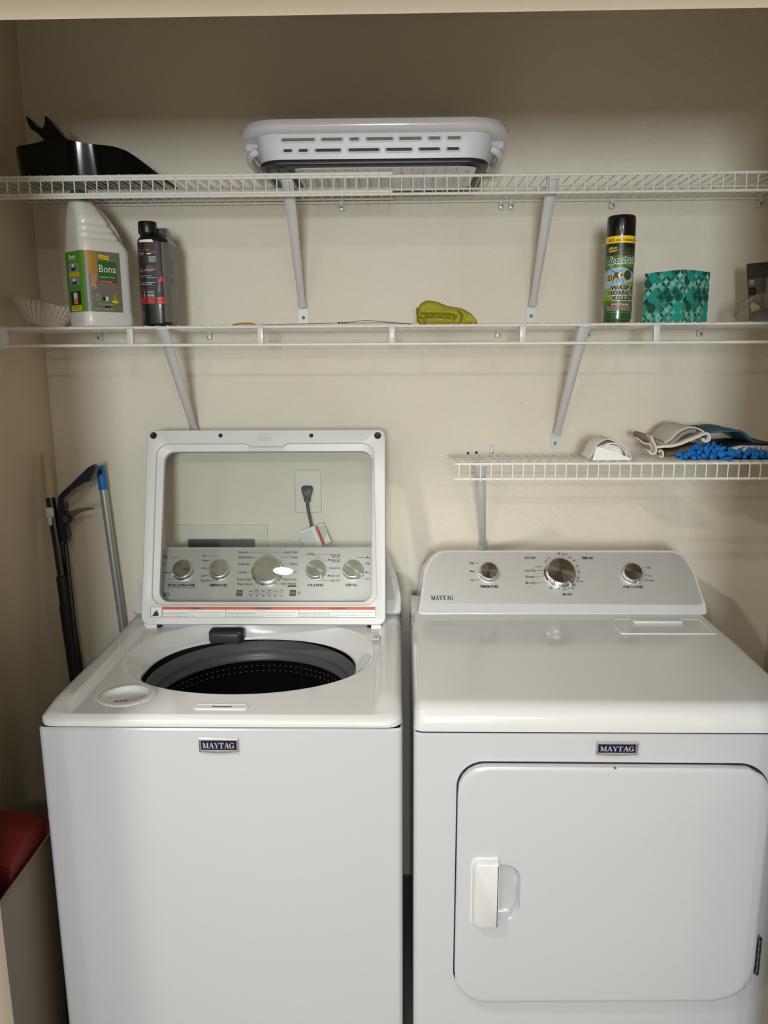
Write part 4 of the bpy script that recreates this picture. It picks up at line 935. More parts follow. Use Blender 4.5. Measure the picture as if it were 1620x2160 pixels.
ld.poly([(.064, .058), (.074, .060), (.073, .076), (.068, .079), (.064, .070)], ygn, 1); ld.poly([(.060, .056), (.076, .055), (.076, .061), (.062, .061)], yl, 2)
ld.rect(-.004, .049, .086, .0545, gn, 1, nu=14); ld.text('Wood, Stone and Tile Floors', .022, .0505, .0028, M['lab'], 2, wid=.042, res=1)
ld.text('128 FL. OZ. (1 GAL) 3.78L', .016, .0385, .0036, M['lab'], 2, wid=.045, res=1); ld.rect(.040, .0435, .056, .0475, phk, 2, nu=2)
ld.build('label', jg)

# black bottle with a grey side
ab = R(20)
bb_ = thing('ant_killer_bottle', 'black plastic bottle with red lettering and grey side panel, right of the white jug', 'bottle', (-.5930, 1.955, MZ))
bmx = Matrix.Translation((-.5930, 1.955, MZ)) @ Matrix.Rotation(R(3), 4, 'Z')
BW, BD = .073, .135; bkm = mat('satin_black_plastic', '0b0b0c', .3, coat=.3)
def bsec(z, wr, y0, y1, r=.026):
    P = rrect(-BW/2*wr, -BD/2+y0, BW/2*wr, BD/2-y1, min(r, (BD-y0-y1)*.48, BW*wr*.48), 8); return [bmx @ Vector((a, b, z)) for a, b in P]
build(MB().loops([bsec(0, .9, .004, .004), bsec(.003, .97, .001, .001), bsec(.008, 1, 0, 0), bsec(.197, 1, 0, 0), bsec(.202, .96, .001, .010), bsec(.207, .86, .004, .030), bsec(.211, .76, .007, .045), bsec(.214, .66, .010, .075)], cap0=True, cap1=True), 'bottle', bkm, bb_, ang=45)
nk = bmx @ Vector((-.012, -BD/2+.030, 0))
build(MB().lathe([(.0175, .208), (.0190, .213), (.0205, .215), (.0215, .218), (.0215, .240), (.0205, .2425), (.0001, .243)], (nk.x, nk.y, MZ), 40), 'cap', mat('black_cap', '080808', .35), bb_)
hb = [bmx @ Vector(p) for p in ((.012, -.03, .212), (.014, -.012, .214), (.016, .012, .206), (.018, .034, .190), (.018, .045, .176))]
hbm = MB()
for k, (a, b) in enumerate(((0, 0),)): hbm.loops([[bmx @ Vector((x, q, z+.018)) for q, z in ((-.022, .196), (-.022, .213), (.000, .214), (.018, .203), (.046, .178), (.046, .168), (.02, .172))] for x in (-.008, -.006, .026, .028)], cap0=True, cap1=True)
build(hbm, 'handle', bkm, bb_, ang=30)
P2_, S2_ = prism_tex(BW, BD, .026); sf = S2_[4]+.5*(BW-.052)+.5*(BW-.052)
sfc = S2_[8]+(S2_[9]-S2_[8])/2     # middle of the narrow front
def bmap(u, v, h):
    x, y, nx, ny = perim(P2_, S2_, sfc+u); return bmx @ Vector((x+nx*h, y+ny*h, v))
ad = Decal(bmap, .004); ad.base = .0005
dgr = mat('label_side_grey', '6a6864', .4); ared = mat('label_bright_red', 'd01c22', .4); mdk = mat('label_maroon', '3a1014', .4)
ad.rect(-.042, .051, .024, .194, M['blk'], 0, nu=22); ad.rect(.024, .010, .135, .194, dgr, 0, nu=24); ad.poly([(-.030, .193), (-.026, .1985), (.004, .1995), (.008, .193)], M['lab'], 1)
_am = ad.mp
ad.mp = lambda u, v, h: _am(u, (v-.0495)*1.19+.0535, h)
ad.rect(-.031, .151, -.003, .1535, ared, 1, nu=4); ad.rect(-.002, .1475, .012, .149, ared, 1, nu=3)
ad.text('7', -.030, .142, .006, M['lab'], 1); ad.text('17', -.023, .142, .005, M['lab'], 1); ad.rect(-.010, .144, 0, .146, M['lab'], 1, nu=2)
for k in range(6): ad.rect(-.022, .139-k*.002, -.010-(k % 3)*.002, .1396-k*.002, M['gry'], 1, nu=2); ad.rect(-.006, .139-k*.002, .012-(k % 2)*.003, .1396-k*.002, M['lab'], 1, nu=3)
ad.rect(-.031, .119, .004, .1205, ared, 1, nu=4)
for k in range(12): ad.rect(-.031, .115-k*.0032, .010-(k*7 % 5)*.004, .1157-k*.0032, M['lab'] if k % 4 < 2 else M['gry'], 1, nu=5)
ad.rect(-.031, .0755, -.012, .077, ared, 1, nu=3)
for k in range(5): ad.rect(-.029, .072-k*.0025, .002, .0726-k*.0025, M['lab'], 1, nu=4)
ad.poly([(.010, .070), (.024, .075), (.024, .128), (.018, .110)], mdk, 1); ad.poly([(.012, .090), (.020, .103), (.024, .098), (.024, .093)], ared, 2)
ad.text('AMDRO', -.039, .0495, .0115, ared, 2, wid=.044, bold=.04); ad.rect(.008, .049, .026, .0615, ared, 2, nu=6); ad.text('KILLS', .011, .0535, .004, M['blk'], 3, wid=.012, bold=.02)
for k in range(3): ad.text('ANT', .050, .125-k*.018, .013, mat('label_faded_red', '8a3a38', .5) if k == 0 else M['gry'], 1, wid=.032)
ad.mp = _am
ad.line(.026, .051, .135, .034, .0006, M['blk'], 1)
ad.build('label', bb_)

# coffee filters
cf = thing('coffee_filters', 'stack of white fluted paper coffee filters at the left end of the middle shelf', 'coffee filters', (-.885, 1.93, MZ))
cfm = mat('filter_paper', 'cfc6bc', .9)
ct = Matrix.Translation((-.888, 1.94, MZ+.0035)) @ Matrix.Rotation(R(13), 4, 'Y')
m_ = MB()
for s_ in range(5):
    rows = []
    for j in range(9):
        t = j/8; rr = .044+.026*t**.9; amp = .0045*t**.8; nf = 36; row = []
        for k in range(nf*6):
            a = 2*PI*k/(nf*6); q = rr+amp*math.cos(nf*a)+.002*math.sin(3*a+s_)*t
            row.append(ct @ Vector((q*math.cos(a), q*.95*math.sin(a), .004+s_*.0018+.050*t+.0012*math.sin(5*a+s_*2)*t)))
        rows.append(row)
    m_.grid(rows, cu=True)
    if s_ in (0, 4): m_.f.append(tuple(range(len(m_.v)-9*nf*6, len(m_.v)-8*nf*6))); m_.m.append(0)
build(m_, 'paper_cups', cfm, cf, ang=60)

# yellow cloth
def cloth_ribbon(path, th, y0, y1, ny=14, noise_a=.002, seed=0, sc_=60, wob=.004):
    """folded cloth: a thick band along an x-z path, extended in depth"""
    P = smoothpath([(x, 0, z) for x, z in path], 7); n = len(P); rows = []
    def ring(y, sh):
        up_, dn_ = [], []
        for i, p in enumerate(P):
            t = (P[min(i+1, n-1)]-P[max(i-1, 0)]).normalized(); nn = Vector((-t.z, 0, t.x)); k = 1 if 0 < i < n-1 else .55
            def J(q):
                d = noise.noise(Vector((q.x*sc_+seed, y*sc_, q.z*sc_)))*noise_a; e = noise.noise(Vector((y*9+seed, i*.02, 3)))*wob
                return Vector((q.x+e+d, y+sh*0, q.z+d+abs(e)*.2))
            up_.append(J(p+nn*th/2*k)); dn_.append(J(p-nn*th/2*k))
        return up_+dn_[::-1]
    L_ = [ring(y0+(y1-y0)*j/ny, 0) for j in range(ny+1)]
    def shrink(l, y):
        h_ = len(l)//2; out = list(l)
        for i in range(h_):
            a, b = l[i], l[len(l)-1-i]; out[i] = a.lerp(b, .22)+Vector((0, y, 0)); out[len(l)-1-i] = b.lerp(a, .22)+Vector((0, y, 0))
        return out
    return MB().loops([shrink(L_[0], -th*.3)]+L_+[shrink(L_[-1], th*.3)]), L_
def endcaps(mb, L_):
    for l in (L_[0], L_[-1]):
        h_ = len(l)//2; b = len(mb.v); y = -.003 if l is L_[0] else .003
        q = []
        for i in range(h_):
            a, c = l[i], l[len(l)-1-i]; q.append((a.lerp(c, .22)+Vector((0, y, 0)), c.lerp(a, .22)+Vector((0, y, 0))))
        mb.grid([[a for a, c in q], [c for a, c in q]])
    return mb
ycm = mat('yellow_microfibre', 'cbc43a', .95, bump=(900, 1.0, None, 3), var=(240, 'a39f26', .3, .7))
def px2(x, y, Y): p = atY(x, y, Y); return (p.x, p.z)
top_ = [px2(*q, 1.90) for q in ((879.5, 658), (881, 648), (887, 640), (896, 634), (906, 632.5), (920, 635), (935, 641), (950, 645.5), (968, 648.5), (982, 653), (994, 661), (1003, 672), (1009, 681))]
cr_ = [[px2(*q, 1.885) for q in P] for P in (((889, 661), (905, 662), (930, 662), (952, 663), (962, 668), (957, 674)), ((898, 669), (915, 668.5), (938, 669), (950, 671)), ((882, 668), (893, 672), (897, 682)), ((968, 655), (975, 666), (972, 680)))]
def segd(p, P):
    best = 9
    for a, b in zip(P, P[1:]):
        vx, vz = b[0]-a[0], b[1]-a[1]; t = max(0, min(1, ((p[0]-a[0])*vx+(p[1]-a[1])*vz)/(vx*vx+vz*vz)))
        best = min(best, math.hypot(p[0]-a[0]-vx*t, p[1]-a[1]-vz*t))
    return best
def itop(x):
    for a, b in zip(top_, top_[1:]):
        if a[0] <= x <= b[0]: return a[1]+(b[1]-a[1])*(x-a[0])/(b[0]-a[0])
    return MZ+.004
ycs = MB(); ls_ = []; xa, xb = top_[0][0]+.0005, top_[-1][0]-.0005; NC = 110; NP = 96
for i in range(NC+1):
    x = xa+(xb-xa)*i/NC; zt_ = max(itop(x), MZ+.003); e_ = min(1, min(i, NC-i)/5+.12)**.5; zc_ = (zt_+MZ)/2; hz_ = (zt_-MZ)/2; zlift = .010*max(0, 1-(x-xa)/.014); row = []
    for k in range(NP):
        q = 2*PI*k/NP; cq, sq_ = math.cos(q), math.sin(q); r4 = (abs(cq)**3.4+abs(sq_)**3.4)**(-1/3.4)
        y = 1.934+.048*e_*r4*cq*-1; z = zc_+hz_*r4*sq_*(1 if e_ > .9 else .9); z = max(z, MZ+.0004+zlift*(1 if z < zc_ else 0))
        if y < 1.93:
            dd = min(segd((x, z), P) for P in cr_); y += .0120*math.exp(-(dd/.0021)**2)-.004*math.exp(-((dd-.006)/.004)**2)
        n_ = noise.noise(Vector((x*420, y*420, z*420)))*.0011+noise.noise(Vector((x*90, y*90, z*90)))*.0014
        row.append((x+n_*.3, y+n_*(-1 if y < 1.93 else 1), max(MZ+.0003, z+n_*(.6 if z > zc_ else 0))))
    ls_.append(row)
ycs.loops(ls_, cap0=True, cap1=True)
yc = build(ycs, 'cleaning_cloth', ycm, at=(.11, 1.93, MZ), ang=80)
eg = px2(880.5, 657, 1.9); build(MB().tube([(eg[0]-.0005, 1.893, eg[1]-.010), (eg[0]-.0022, 1.900, eg[1]-.004), (eg[0]-.0022, 1.905, eg[1]+.004), (eg[0], 1.91, eg[1]+.010)], .0014, 8), 'stitched_edge', mat('orange_stitching', 'a86a14', .8), yc, label='orange stitched edge')
tag(yc, 'yellow microfibre cloth folded over on the middle shelf', 'cloth')
# wires and a flat strip lying on the shelf
wgm = mat('thin_grey_wire', '5f6a66', .4)
def X_(x, Y=1.88): return atY(x, 686, Y).x
pts = smoothpath([(X_(555), 1.87, MZ+.001), (X_(640), 1.9, MZ+.004), (X_(705), 1.89, MZ+.0048), (X_(740), 1.88, MZ+.0065), (X_(770), 1.88, MZ+.0098), (X_(800), 1.88, MZ+.0075), (X_(835), 1.88, MZ+.004), (X_(868), 1.88, MZ+.0015)], 8)
hw = thing('picture_wire', 'thin twisted wire lying loose along the middle shelf, left of the yellow cloth', 'wire', (X_(700), 1.88, MZ))
build(MB().tube(pts, .0009, 6), 'strand', wgm, hw)
pts2 = smoothpath([(X_(725), 1.882, MZ+.0045), (X_(760), 1.884, MZ+.0040), (X_(800), 1.886, MZ+.0046), (X_(840), 1.884, MZ+.0028), (X_(867), 1.882, MZ+.001)], 8)
build(MB().tube(pts2, .0009, 6), 'strand', wgm, hw)
tw = MB()
for k in range(3): tw.tube([(X_(712+k*7), 1.889, MZ+.0048), (X_(714.5+k*7), 1.889, MZ+.0052), (X_(717+k*7), 1.889, MZ+.0048)], [.0015, .0025, .0015], 8)
build(tw, 'crimp', M['rub'], hw)
o = build(MB().tube(smoothpath([(X_(488), 1.89, MZ+.002), (X_(510), 1.89, MZ+.005), (X_(525), 1.89, MZ+.005), (X_(537), 1.89, MZ+.002)], 5), .0022, 8), 'felt_strip', mat('orange_felt', 'b07a2c', .7), at=(X_(512), 1.89, MZ))
tag(o, 'small flat orange strip on the middle shelf, left of the loose wire', 'strip')

# spray can
sx, sy = .5105, 1.885
can = thing('spray_can', 'tall green aerosol spray can with black cap, left of the tissue box', 'spray can', (sx, sy, MZ))
cnm = mat('can_green', '1f4a22', .25, coat=.6); CR = .0325
build(MB().lathe([(.028, 0), (.0305, .0005), (.0315, .003), (.0312, .006), (CR-.0002, .009), (CR, .012), (CR, .1925), (CR-.0015, .1940)], (sx, sy, MZ), 64, cap=True), 'can', cnm, can, ang=40)
build(MB().lathe([(CR+.0003, .1925), (CR+.0005, .1945), (CR-.0002, .230), (CR-.0008, .2365), (CR-.003, .239), (CR-.008, .240), (.0001, .240)], (sx, sy, MZ), 64), 'cap', mat('gloss_black_cap', '09090a', .2, coat=.5), can, ang=40)
thc = math.atan2(-sy, -sx)   # towards the camera
def cmap(u, v, h): a = thc+u/CR; return Vector((sx+(CR+h)*math.cos(a), sy+(CR+h)*math.sin(a), MZ+v))
cd_ = Decal(cmap, .003); cd_.base = .0003
cy, cg1, cg2, cg3, cbl, cbr = mat('can_yellow', 'f2dc1e', .35), mat('can_light_green', '7fa032', .35), mat('can_mid_green', '3f7a2a', .35), mat('can_dark', '15201a', .35), mat('can_sky', '9db4c8', .4), mat('can_brown', '4a3a1a', .5)
cd_.rect(-.058, .177, .058, .1925, cy, 0, nu=36); cd_.text('18.5 oz Value Size', -.031, .1808, .0066, prd, 1, wid=.083, bold=.035)
for v0, v1, m__ in ((.166, .177, cg3), (.150, .166, mat('can_deep_green', '1f4420', .35)), (.122, .150, cg2), (.012, .1, cg1), (.034, .05, cg2), (.009, .034, cg3 if False else cnm)):
    cd_.rect(-.058, v0, .058, v1, m__, 0 if v0 > .1 or v0 < .02 and v1 > .09 else .5, nu=36)
cd_.disc(-.0175, .1625, .0112, M['blk'], 1, 24); cd_.disc(-.0175, .1625, .0094, M['gry'], 2, 24); cd_.text('Kills on', -.0175, .1645, .0042, cy, 3, 'c', wid=.021, bold=.04, shear=.2, rot=.08); cd_.text('Contact!', -.0175, .1585, .0042, cy, 3, 'c', wid=.021, bold=.04, shear=.2, rot=.08)
cd_.poly([(-.006, .1500), (.004, .1555), (.022, .1555), (.026, .1515), (.010, .1535)], prd, 2)
cd_.text('Spectracide', -.0275, .1305, .0158, M['lab'], 2, wid=.084, bold=.07, shear=.25, rot=.05); cd_.text('Spectracide', -.0270, .1313, .0148, M['blk'], 3, wid=.082, bold=.012, shear=.25, rot=.05)
cd_.rect(-.03, .1275, .04, .1290, cg1, 1, nu=20)
cd_.poly([(-.052+k*.004, .094+.030*math.sin(PI*min(1, (k/26*.8+.12)))) for k in range(27)]+[(.052-k*.004, .094-.026*(k/26)**1.5) for k in range(27)], cbl, 1)
cd_.disc(-.0215, .1005, .0120, cbr, 2, 18, ry=.0062)
for k in range(5): cd_.rect(-.0320+k*.0042, .096, -.0303+k*.0042, .105, cy, 3)
cd_.disc(-.004, .1060, .0068, cbr, 3, 14, ry=.0058); cd_.disc(.0035, .1060, .0058, cy, 4, 14, ry=.0048); cd_.disc(.0060, .1055, .0036, cbr, 5, 12); cd_.disc(.0070, .1015, .0032, mat('can_peach', 'e0a050', .4), 6, 12); cd_.disc(.021, .106, .010, cbr, 2, 14, ry=.011); cd_.disc(.024, .107, .005, M['gry'], 3, 12)
for a, b, c, d in ((-.008, .102, -.014, .088), (-.003, .102, -.003, .089), (.000, .102, .003, .089), (.005, .102, .011, .090), (-.01, .109, .008, .117), (-.004, .110, -.018, .117), (.012, .102, .019, .093)): cd_.line(a, b, c, d, .0011, M['blk'], 5)
for t, u, v, wd in (('WASP &', -.0175, .0735, .058), ('HORNET', -.0225, .0620, .060), ('KILLER', -.0120, .0503, .052)):
    cd_.text(t, u-.0006, v-.0006, .0108, M['lab'], 3, wid=wd+.0012, bold=.08); cd_.text(t, u, v, .0098, M['blk'], 4, wid=wd, bold=.045)
cd_.rect(-.0245, .0378, .036, .0436, prd, 2, nu=20); cd_.text('UP TO 27 FT Jet Spray', -.014, .0390, .0036, M['lab'], 3, wid=.042, bold=.02)
for x0, x1 in ((-.0250, .0030), (.0085, .034)):
    cd_.rect(x0, .0265, x1, .0358, phb, 2, nu=8); cd_.text('Eliminates' if x0 < 0 else 'Fast Acting', (x0+x1)/2, .0318, .0024, M['blk'], 3, 'c', wid=.020, bold=.03, res=1); cd_.text('the Nest' if x0 < 0 else 'Formula', (x0+x1)/2, .0280, .0024, M['blk'], 3, 'c', wid=.015, bold=.03, res=1)
cd_.rect(-.022, .0225, .036, .0235, cg1, 2, nu=16)
for k in range(5): cd_.rect(-.023, .018-k*.003, -.008, .0186-k*.003, cg2, 2, nu=5); cd_.rect(-.001, .018-k*.003, .030, .0186-k*.003, cg2, 2, nu=8)
cd_.build('label', can)

# tissue box
ta = R(38); TS, TH = .106, .119
cp_ = atY(1437, 680, 1.868); tc = Vector((cp_.x, 1.868, MZ))     # nearest corner
tb = thing('tissue_box', 'teal and green patterned cube tissue box, right of the spray can', 'tissue box', (tc.x, tc.y+.06, MZ))
ux = Vector((math.cos(ta), math.sin(ta), 0)); uy = Vector((-math.sin(ta), math.cos(ta), 0))
tb_m = Matrix.Translation(tc) @ Matrix.Rotation(ta, 4, 'Z')
tbb = mat('tissue_card', '1f7f78', .5)
build(MB().rbox((0, 0, .0), (TS, TS, TH), .0012, 2, mtx=tb_m), 'carton', tbb, tb, ang=30)
tcols = [mat('teal_%d' % i, c, .5) for i, c in enumerate(('6fb7a8', '1f9a8f', '0f6f66', '1b5a4a', '2c7a86', '3f8f6f', '0d4a52', '8fc9b8', '256a3c'))]
def tpat(mp):
    d = Decal(mp); d.base = .0003; random.seed(11); c = .0168; r_ = c*.7071; q2 = math.sqrt(.5)
    def put(P, m__, l):
        P = [((x-y)*q2, (x+y)*q2) for x, y in P]
        for ax, lim, ge in ((0, 0, True), (0, TS, False), (1, 0, True), (1, TH, False)):
            if P: P = halfclip(P, ax, lim, ge)
        if len(P) > 2: d.poly(P, m__, l)
    def lens(u, v, ang, m__, l):
        P = [((-1+k/4)*c/2, (r_-c/2)*(1-(-1+k/4)**2)) for k in range(9)]; P += [(-a, -b) for a, b in P[1:-1]]
        ca, sa = math.cos(ang), math.sin(ang); put([(u+a*ca-b*sa, v+a*sa+b*ca) for a, b in P], m__, l)
    N_ = 14
    for i in range(-1, N_):
        for j in range(-N_, N_):
            u, v = i*c, j*c; cu, cv = u+c/2, v+c/2; X, Y = (cu-cv)*q2, (cu+cv)*q2
            if not (-.02 < X < TS+.02 and -.02 < Y < TH+.02): continue
            put([(u, v), (u+c, v), (u+c, v+c), (u, v+c)], random.choice((tcols[0], tcols[7], tcols[0], tcols[0], tcols[1], tcols[6], tcols[4])), 0)
            lens(u+c/2, v, 0, random.choice(tcols[1:]), 1); lens(u, v+c/2, PI/2, random.choice(tcols[1:]), 2)
            if random.random() < .2: put([(cu+r_*math.cos(2*PI*k/20), cv+r_*math.sin(2*PI*k/20)) for k in range(20)], random.choice(tcols[1:7]), 3+(i+j) % 3*.3)
    return d
tpat(lambda u, v, h: tb_m @ Vector((u, -h, v))).build('printed_side', tb)
tpat(lambda u, v, h: tb_m @ Vector((-h, TS-u, v))).build('printed_side', tb)
# blister pack and plastic bag at the right end
pk = thing('blister_pack', 'dark grey carded blister pack leaning at the right end of the middle shelf', 'package', (.905, 1.97, MZ))
pmx = Plane((.853, 1.955, MZ+.001), (.90, .30, .10), (-.08, .12, 1)); cdm = mat('card_dark', '3c3d3b', .5); cdg = mat('card_grey', '6b6a63', .5)
build(MB().loops([[pmx(a, b, h) for a, b in rrect(0, 0, .12, .142, .003, 3)] for h in (-.0008, 0)], cap0=True, cap1=True), 'card', cdm, pk, smooth=False)
pd = Decal(lambda u, v, h: pmx(u, v, h)); pd.rect(.001, .0015, .12, .105, cdg, 0); pd.rect(.003, .066, .024, .084, M['blk'], 1); pd.text('Surface', .004, .124, .005, cdg, 1, wid=.016); pd.text('Safe', .004, .116, .005, cdg, 1, wid=.012)
for k in range(3): pd.rect(.006, .100-k*.004, .018, .1015-k*.004, M['lab'], 1); pd.rect(.007, .070+k*.004, .019, .0708+k*.004, cdg, 2)
pd.rect(.006, .055, .016, .061, M['lab'], 1); pd.rect(.0075, .0562, .0145, .0598, cdg, 2); pd.build('card_print', pk)
clr = bpy.data.materials.new('clear_film'); clr.use_nodes = True; nt = clr.node_tree; nt.nodes.remove(nt.nodes['Principled BSDF'])
t1 = nt.nodes.new('ShaderNodeBsdfTransparent'); t2 = nt.nodes.new('ShaderNodeBsdfGlossy'); t2.inputs['Roughness'].default_value = .12; t3 = nt.nodes.new('ShaderNodeBsdfTranslucent'); t3.inputs[0].default_value = (.75, .76, .70, 1)
m1_ = nt.nodes.new('ShaderNodeMixShader'); m1_.inputs[0].default_value = .16; m2_ = nt.nodes.new('ShaderNodeMixShader'); f_ = nt.nodes.new('ShaderNodeLayerWeight'); f_.inputs[0].default_value = .25
pw = nt.nodes.new('ShaderNodeMath'); pw.operation = 'MULTIPLY'; pw.inputs[1].default_value = .5; nt.links.new(f_.outputs['Facing'], pw.inputs[0])
nt.links.new(t1.outputs[0], m1_.inputs[1]); nt.links.new(t3.outputs[0], m1_.inputs[2]); nt.links.new(pw.outputs[0], m2_.inputs[0]); nt.links.new(m1_.outputs[0], m2_.inputs[1]); nt.links.new(t2.outputs[0], m2_.inputs[2]); nt.links.new(m2_.outputs[0], nt.nodes['Material Output'].inputs[0])
build(MB().loops([[pmx(a, b, h) for a, b in rrect(.026+k, .012+k, .112-k, .122-k, .018, 6)] for k, h in ((0, .0005), (.002, .010), (.006, .014), (.02, .015))], cap1=True), 'blister', clr, pk, ang=50)
build(MB().rbox((0, 0, 0), (.05, .004, .075), .0015, 2, mtx=Matrix.Translation(pmx(.042, .03, .004))), 'contents', mat('package_contents', '8f877c', .5), pk)
bag = MB(); bc = Vector((.868, 1.90, MZ+.030)); rows = []
for i in range(25):
    th = PI*i/24; row = []
    for k in range(48):
        ph = 2*PI*k/48; d = Vector((math.sin(th)*math.cos(ph), math.sin(th)*math.sin(ph), math.cos(th)))
        n1 = abs(noise.noise(d*2.2+Vector((5, 1, 2))))*.5+noise.noise(d*5)*.14+noise.noise(d*11)*.05
        p = Vector((d.x*.078, d.y*.045, d.z*.034))*(.85+n1); p += bc
        if d.x < -.3: p.z -= (-.3-d.x)*.02
        p.z = max(p.z, MZ+.001); row.append(p)
    rows.append(row)
bag.grid(rows, cu=True)
bgo = build(bag, 'plastic_bag', clr, at=(bc.x, bc.y, MZ), ang=75)
tag(bgo, 'crumpled clear plastic bag on the right end of the middle shelf', 'plastic bag')
bcn = MB()
random.seed(5)
for k in range(7):
    c0 = bc+Vector((random.uniform(-.04, .05), random.uniform(-.02, .015), random.uniform(-.02, .004)))
    bcn.tube(smoothpath([c0, c0+Vector((random.uniform(-.02, .02), .01, .01)), c0+Vector((random.uniform(-.02, .02), 0, -.004))], 4), [.005]*9, 8, mi=k % 2)
bcn.v = [(a, b, max(c, MZ+.002)) for a, b, c in bcn.v]
build(bcn, 'bag_contents', [mat('bag_grey_green', 'b9bdb0', .6), mat('bag_ochre', 'c0b080', .6)], bgo)

# ================================================================== things on the lower shelf
LZ = 1.3395
wcm = mat('white_cloth', 'e9e7e2', .85, bump=(120, .25, None, 3)); 
def LP(x, y, Y=1.86): p = atY(x, y, Y); return (p.x, p.z)
rr_ = thing('white_roll', 'loosely rolled white cloth on the lower shelf, left of the terry pads', 'cloth roll', (.502, 1.90, LZ))
sp_ = [LP(1243, 968), (LP(1250, 958)), LP(1256, 944), LP(1268, 932), LP(1283, 927.5), LP(1298, 932), LP(1315, 943), LP(1326, 955), LP(1331, 968), LP(1322, 971)]
mb, L_ = cloth_ribbon(sp_, .0022, 1.862, 1.945, noise_a=.0012, seed=1, sc_=70, wob=.003); build(endcaps(mb, L_), 'outer_wrap', wcm, rr_, ang=70)
sp2 = [LP(1262, 966), LP(1268, 950), LP(1280, 939), LP(1297, 936), LP(1312, 944), LP(1323, 958), LP(1322, 966), LP(1305, 969), LP(1285, 966), LP(1278, 955), LP(1290, 944), LP(1305, 946), LP(1314, 957), LP(1306, 963), LP(1292, 960)]
mb, L_ = cloth_ribbon(sp2, .0035, 1.868, 1.94, noise_a=.001, seed=2, sc_=60, wob=.002); build(endcaps(mb, L_), 'inner_roll', wcm, rr_, ang=70)
fl = MB(); q = [(1250, 971), (1257, 942.5), (1275, 946.5), (1295, 952), (1330, 967), (1331, 970), (1308, 973), (1285, 972)]
qq = [atY(x, y, 1.856-.002*(i % 3)) for i, (x, y) in enumerate(q)]
fl.loops([[Vector((p.x, p.y+d, max(p.z, LZ+.001))) for p in qq] for d in (0, .0015)], cap0=True, cap1=True); build(fl, 'front_flap', wcm, rr_, ang=40)
core = MB().loops([[(.503+a*k, y, max(LZ+.002, LZ+.021+b*k)) for a, b in [(.036*math.cos(t*PI/12), .018*math.sin(t*PI/12)) for t in range(24)]] for k, y in ((.6, 1.871), (.9, 1.875), (.9, 1.935), (.6, 1.938))], cap0=True, cap1=True)
build(core, 'wadding', wcm, rr_)
# terry mop pads with white binding
tp = thing('terry_mop_pad', 'folded beige terry mop pad with white binding on the lower shelf', 'mop pad', (.655, 1.93, LZ))
tm = mat('beige_terry', 'a8998a', .98, bump=(500, 1.2, None, 4), var=(300, '8c7c6c', .35, .7)); tw_ = mat('white_binding', 'd9d5cc', .85, bump=(200, .3)); tbn = mat('brown_terry', '6b5238', .98, bump=(500, 1, None, 4))
def rib(name, path, th, y0, y1, mt, par, Y=1.90, **k):
    pth = [LP(x, y, Y) for x, y in path]
    mb, L_ = cloth_ribbon(pth, th, y0, y1, **k); mb = endcaps(mb, L_); mb.v = [(a, b, max(c, LZ+.0006)) for a, b, c in mb.v]; return build(mb, name, mt, par, ang=70)
rib('terry_layer', ((1368, 922), (1378, 929), (1390, 934), (1405, 937), (1420, 931), (1437, 916), (1455, 909), (1468, 909)), .013, 1.90, 2.02, tm, tp, noise_a=.0025, seed=4, sc_=220)
rib('binding', ((1400, 934), (1415, 925), (1425, 914), (1440, 905), (1455, 901), (1470, 904), (1482, 910), (1488, 914)), .0035, 1.895, 2.03, tw_, tp, noise_a=.001, seed=5)
rib('folded_edge', ((1380, 942), (1395, 941), (1415, 940), (1435, 934), (1455, 926), (1472, 919), (1485, 914), (1492, 918), (1490, 928), (1482, 930), (1476, 924)), .0075, 1.888, 2.02, tw_, tp, noise_a=.0015, seed=6)
rib('underside_layer', ((1400, 958), (1420, 956), (1440, 950), (1458, 945), (1475, 941)), .013, 1.893, 2.01, tbn, tp, noise_a=.001, seed=7)
rib('binding', ((1370, 918), (1374, 930), (1380, 945), (1378, 955), (1370, 955), (1364, 948)), .0055, 1.885, 1.915, tw_, tp, noise_a=.0008, seed=8)
rib('binding', ((1384, 953), (1391, 949), (1395, 955), (1393, 962), (1386, 961)), .0045, 1.885, 1.91, tw_, tp, noise_a=.0008, seed=9)
rib('hanging_strap', ((1336, 921), (1345, 926), (1354, 934), (1364, 935), (1370, 940), (1372, 950)), .003, 1.888, 1.902, tw_, tp, noise_a=.0005, seed=10)
# teal cloth behind
tl = mat('teal_cloth', '3f6f80', .9, bump=(300, .5), var=(18, '2f5f78', .4, .6))
def rib2(*a, **k): return rib(*a, **k)
o = rib2('teal_cloth', ((1486, 925), (1492, 914), (1510, 911), (1540, 909), (1565, 912), (1580, 925), (1595, 934), (1625, 938), (1640, 940)), .006, 1.90, 2.05, tl, None, noise_a=.002, seed=12, wob=.006)
o.location = (0, 0, 0); tag(o, 'teal blue cloth lying flat behind the blue chenille mitt', 'cloth')
